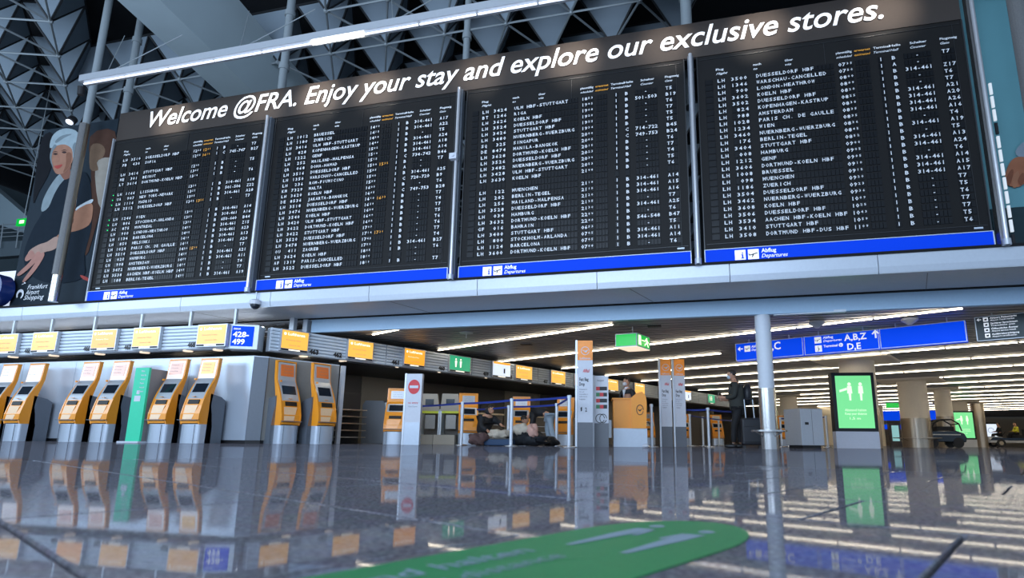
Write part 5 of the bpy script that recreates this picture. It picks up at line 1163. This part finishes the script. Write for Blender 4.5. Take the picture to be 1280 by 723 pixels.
# luggage on the floor
a=onY(621,545,12.2);a.z=0
t=thing('open_suitcase','blue soft suitcase lying flat before the crouching person','suitcase',a)
MB().box(a+ZU*.075,(.78,.45,.14),.1).build('shell',M_bagb,t,bevel=.03);MB().box(a+ZU*.15,(.74,.41,.02),.1).build('zip_rim',M_blk,t)
def cloth(c,r,mm,label,seed,name='clothing_pile'):
    random.seed(seed);m=MB();m.ell(c,r,30,16)
    for i,v in enumerate(m.v):
        k=1+.20*math.sin(16*v[0]+seed)*math.cos(13*v[1]+v[2]*22)+.10*math.sin(41*v[0]+30*v[2])+random.uniform(-.06,.06);m.v[i]=(c[0]+(v[0]-c[0])*k,c[1]+(v[1]-c[1])*k,max(c[2]+(v[2]-c[2])*k,.004))
    return tag(m.build(name,mm,None,True),label,'clothing' if name=='clothing_pile' else 'bag')
cloth(a+Vector((.06,-.0,.25)),(.26,.16,.11),M_cream,'cream garment on the blue suitcase in front of the crouching person',1)
b=onY(597,545,11.9);b.z=0;cloth(b+ZU*.14,(.22,.18,.14),M_brownc,'brown bag at the feet of the crouching person',2,'soft_bag')
b=onY(660,545,12.6);b.z=0;cloth(b+ZU*.17,(.44,.28,.18),M_jacket,'black open travel bag between the belt posts',3,'travel_bag')
cloth(b+Vector((-.10,-.16,.36)),(.28,.14,.12),M_cream,'cream blanket heaped on the black travel bag',4);cloth(b+Vector((.16,-.20,.34)),(.14,.12,.15),mat('cloth_pink',(.55,.32,.26),.9),'pinkish garment hanging over the black travel bag',5)
b=onY(688,545,13.2);b.z=0;cloth(b+ZU*.10,(.20,.16,.11),M_shoe,'small black bag at the feet of the person in jeans',6,'soft_bag')
# agent behind the desk
g=onY(785,480,14.35);g=Vector((g.x-.02,14.5,0));hz_=1.62;fd=Vector((-.55,-.83,0)).normalized();sd=Vector((fd.y,-fd.x,0))
t=thing('person','agent in dark suit and white mask standing behind the orange desk','person',g)
body=[(L_(0,0,.95),(.13,.10)),(L_(0,0,1.12),(.12,.1)),(L_(.02,0,1.30),(.15,.11)),(L_(.03,0,1.40),(.08,.07)),(L_(.04,0,1.47),.05),(L_(.05,0,1.53),.05),(L_(.02,.18,1.34),.055),(L_(.04,.21,1.10),.045),(L_(.25,.14,1.10),.034),(L_(.02,-.18,1.34),.055),(L_(.04,-.21,1.10),.045),(L_(.25,-.14,1.10),.034),
(L_(0,.09,.86),.085),(L_(.01,.10,.48),.06),(L_(0,.10,.09),.042),(L_(0,-.09,.86),.085),(L_(.01,-.10,.48),.06),(L_(0,-.10,.09),.042)]
ed=[(0,1),(1,2),(2,3),(3,4),(4,5),(3,6),(6,7),(7,8),(3,9),(9,10),(10,11),(0,12),(12,13),(13,14),(0,15),(15,16),(16,17)]
hand(body,ed,8,fd,-sd);hand(body,ed,11,fd,sd);skin_mesh('body',body,ed,M_skin,t)
skin_mesh('suit_jacket',[(L_(0,0,.80),(.16,.13)),(L_(0,0,1.0),(.155,.125)),(L_(.01,0,1.15),(.155,.13)),(L_(.02,0,1.30),(.18,.13)),(L_(.02,0,1.40),(.10,.09)),(L_(.02,.19,1.33),.075),(L_(.04,.22,1.10),.06),(L_(.22,.15,1.10),.046),(L_(.02,-.19,1.33),.075),(L_(.04,-.22,1.10),.06),(L_(.22,-.15,1.10),.046)],[(0,1),(1,2),(2,3),(3,4),(4,5),(5,6),(6,7),(4,8),(8,9),(9,10)],M_jacket,t)
skin_mesh('trousers',[(L_(0,0,.90),(.14,.11)),(L_(0,.09,.84),.10),(L_(.01,.10,.48),.075),(L_(0,.10,.10),.06),(L_(0,-.09,.84),.10),(L_(.01,-.10,.48),.075),(L_(0,-.10,.10),.06)],[(0,1),(1,2),(2,3),(0,4),(4,5),(5,6)],M_trous,t)
MB().prism([g+L_(.145,-.05,1.40),g+L_(.145,.05,1.40),g+L_(.165,0,1.20)],fd*.01).build('shirt_front',M_shirt,t)
MB().lathe(g+L_(.04,0,1.42),[(.075,0),(.06,.05)],14).build('collar',M_shirt,t,True)
head(t,g+L_(.06,0,1.59),fd,M_totw);shoe(t,g+L_(0,.10,0),fd);shoe(t,g+L_(0,-.10,0),fd)
# ------------------------------------------------------------------ right background
# far blue signs
def fsign(x0,x1,y0,y1,dist_z,label,txt=''):
    p=onZ(x0,y0,dist_z);q=onY(x1,y0,p.y);r=onY(x0,y1,p.y);t=thing('hanging_sign',label,'sign',(p+q)/2)
    MB().obox(Vector((p.x,p.y,r.z)),(q.x-p.x,0,0),(0,.1,0),(0,0,p.z-r.z)).build('sign_body',M_blue2,t)
    m=MB();h=p.z-r.z;put(m,txt,(p.x+(q.x-p.x)*.35,p.y-.01,r.z+h*.3),XR,ZU,h*.6,(q.x-p.x)*.45,.02);m.build('sign_lettering',M_glyphw,t)
    MB().tube((p.x+.3,p.y+.05,p.z),(p.x+.3,p.y+.05,ZC+.05),.02,6).build('hanger_rod',M_alu,t)
fsign(1100,1170,514,526,2.35,'far blue hanging sign crossing behind the thick cream column','Gates A B')
fsign(1103,1126,531,537,1.6,'small far blue sign low beneath the other far blue sign','Info')
a=onZ(1116,507,2.5);t=thing('exit_sign','small far green exit sign left of the thick cream column','sign',a);MB().box(a,(.75,.1,.28)).build('panel',M_exit,t);MB().tube(a+ZU*.1,(a.x,a.y,ZC+.05),.02,6).build('hanger_rod',M_alu,t)
a=onZ(1118,542,.9);t=thing('shop_display','narrow lit glass shop cabinet far behind left of the cream column','cabinet',(a.x,a.y,0))
MB().box((a.x,a.y,.8),(.7,.5,1.6)).build('case',M_brown,t);MB().box((a.x,a.y-.26,.9),(.45,.02,1.1)).build('lit_front',emi('lit_cyan',(.3,.6,.6),.8),t)
# black vehicle
a=onY(1176,545,26.5);a=Vector((a.x,26.5,0));
t=thing('vehicle','dark vehicle with rounded roof frame parked behind the cream column','vehicle',a)
b=MB();R90=[(-1.0,.30),(-1.05,.62),(-.9,.78),(-.45,.86),(.55,.86),(.95,.72),(1.05,.5),(1.0,.28)]
MB().prism([a+Vector((x,-.55,z)) for x,z in R90],(0,1.1,0)).build('body',M_scr,t,bevel=.04)
m=MB();arc=[(-.7,.84),(-.45,1.25),(-.1,1.42),(.4,1.42),(.75,1.2),(.85,.84)]
for s_ in(-.5,.5):
    for u_,v_ in zip(arc[:-1],arc[1:]): m.tube(a+Vector((u_[0],s_,u_[1])),a+Vector((v_[0],s_,v_[1])),.035,8)
for x,z in arc[1:5]: m.tube(a+Vector((x,-.5,z)),a+Vector((x,.5,z)),.03,8)
m.build('roof_frame',M_blk,t)
for x in(-.62,.62):
    for y in(-.56,.44): MB().tube(a+Vector((x,y,.26)),a+Vector((x,y+.14,.26)),.26,20).build('wheel',M_blk,t)
t.scale=(.72,.8,.78)
MB().box(a+Vector((0,-.56,.66)),(1.5,.03,.05)).box(a+Vector((-.95,-.45,.62)),(.04,.2,.1)).build('trim_strip',M_steelw,t);MB().box(a+Vector((.1,0,.95)),(.9,.8,.25)).build('seat',M_jacket,t,bevel=.04)
# cart with wheels and driver in yellow
a=onZ(1262,541,1.0);a=Vector((a.x,a.y,0))
t=thing('electric_cart','white and blue electric cart at the right edge','cart',a)
MB().prism([a+Vector((x,-.6,z)) for x,z in ((-1.5,.30),(-1.5,.58),(-1.2,.72),(-.8,.70),(-.4,.45),(2.6,.42),(2.6,.28))],(0,1.2,0)).build('chassis',M_totw,t,bevel=.03)
MB().prism([a+Vector((x,-.61,z)) for x,z in ((-1.5,.45),(-1.3,.66),(-.6,.62),(.6,.62),(.6,.48))],(0,1.22,0)).build('blue_panel',M_bagb,t)
for x in(-.85,1.7):
    for y in(-.64,.5):
        w_=MB().tube(a+Vector((x,y,.27)),a+Vector((x,y+.14,.27)),.27,20).build('wheel',M_blk,t);MB().tube(a+Vector((x,y-.01,.27)),a+Vector((x,y+.02,.27)),.13,14).build('wheel_hub',M_cream,w_)
MB().box(a+Vector((.5,0,.72)),(1.0,1.0,.22)).box(a+Vector((1.0,0,1.0)),(.12,1.0,.5)).build('bench',M_jacket,t,bevel=.03);MB().tube(a+Vector((-.6,-.1,.65)),a+Vector((-.3,-.1,1.05)),.02,6).build('steering_column',M_blk,t)
def sitter(g,top,label,fd,hairc=M_hair):
    global L_,sd
    sd=Vector((fd.y,-fd.x,0));L_=lambda f,s_,z:fd*f+sd*s_+ZU*z
    t=thing('person',label,'person',g)
    body=[(L_(0,0,.10),(.14,.11)),(L_(0,0,.30),(.13,.1)),(L_(.0,0,.48),(.15,.11)),(L_(.0,0,.58),(.08,.07)),(L_(.02,0,.66),.05),(L_(.03,0,.70),.05),(L_(.0,.18,.50),.055),(L_(.10,.2,.28),.045),(L_(.32,.14,.26),.034),(L_(.0,-.18,.50),.055),(L_(.10,-.2,.28),.045),(L_(.32,-.14,.26),.034),(L_(.05,.09,.08),.085),(L_(.42,.1,.10),.06),(L_(.45,.1,-.28),.045),(L_(.05,-.09,.08),.085),(L_(.42,-.1,.10),.06),(L_(.45,-.1,-.28),.045)]
    ed=[(0,1),(1,2),(2,3),(3,4),(4,5),(3,6),(6,7),(7,8),(3,9),(9,10),(10,11),(0,12),(12,13),(13,14),(0,15),(15,16),(16,17)]
    hand(body,ed,8,fd,-sd);hand(body,ed,11,fd,sd);skin_mesh('body',body,ed,M_skin,t)
    skin_mesh('jacket',[(L_(0,0,.08),(.17,.14)),(L_(0,0,.30),(.16,.14)),(L_(0,0,.48),(.18,.13)),(L_(0,0,.58),(.10,.09)),(L_(0,.19,.50),.075),(L_(.10,.21,.28),.062),(L_(.29,.15,.27),.048),(L_(0,-.19,.50),.075),(L_(.10,-.21,.28),.062),(L_(.29,-.15,.27),.048)],[(0,1),(1,2),(2,3),(3,4),(4,5),(5,6),(3,7),(7,8),(8,9)],top,t)
    skin_mesh('trousers',[(L_(0,0,.08),(.15,.12)),(L_(.05,.09,.08),.10),(L_(.42,.1,.10),.08),(L_(.45,.1,-.26),.06),(L_(.05,-.09,.08),.10),(L_(.42,-.1,.10),.08),(L_(.45,-.1,-.26),.06)],[(0,1),(1,2),(2,3),(0,4),(4,5),(5,6)],M_trous,t)
    head(t,g+L_(.04,0,.78),fd,hair=hairc);shoe(t,g+L_(.45,.1,-.36),fd);shoe(t,g+L_(.45,-.1,-.36),fd)
sitter(a+Vector((.35,-.15,.80)),mat('vest_yellow',(.62,.60,.03),.7),'person in yellow vest sitting on the electric cart',Vector((-1,0,0)))
sitter(a+Vector((-.55,.1,.78)),M_jacket,'person in dark clothes on the left end of the cart',Vector((-1,0,0)))
a=onZ(1237,530,1.75);t=thing('lit_sign','white lit sign panel with small clock emblem left of the cart','sign',(a.x,a.y,0))
MB().box((a.x,a.y,1.25),(.85,.15,.95)).build('panel',M_monw,t);MB().box((a.x-.35,a.y,.4),(.08,.1,.8)).build('stand',M_steel,t);MB().box((a.x,a.y,1.78),(.9,.16,.12)).build('top_bar',M_blk,t)
m=MB();poly(m,ellipse(0,0,.2,.2,20)+list(reversed(ellipse(0,0,.17,.17,20))),Vector((a.x,a.y-.08,1.25)),XR,ZU);m.build('emblem',M_grey_t,t)
print('objects',len(bpy.data.objects),'tris',sum(len(o.data.polygons) for o in bpy.data.objects if o.type=='MESH'))

for o in bpy.data.objects:
    if o.type=='MESH' and o.name.split('.')[0] in ('screen_print','base_seam','clock_hands','totem_print','sign_lettering','display_text','poster_lettering','screen_pictogram','departures_marking','status_lamps','number_lettering','lettering','walking_pictogram','running_man','column_headings','strip_frame','trim_frame','sign_frame','reader','ring_bracket','no_entry_marking','eyes','emblem','trim_strip','railing','collar') and o.parent: o['kind']='stuff'
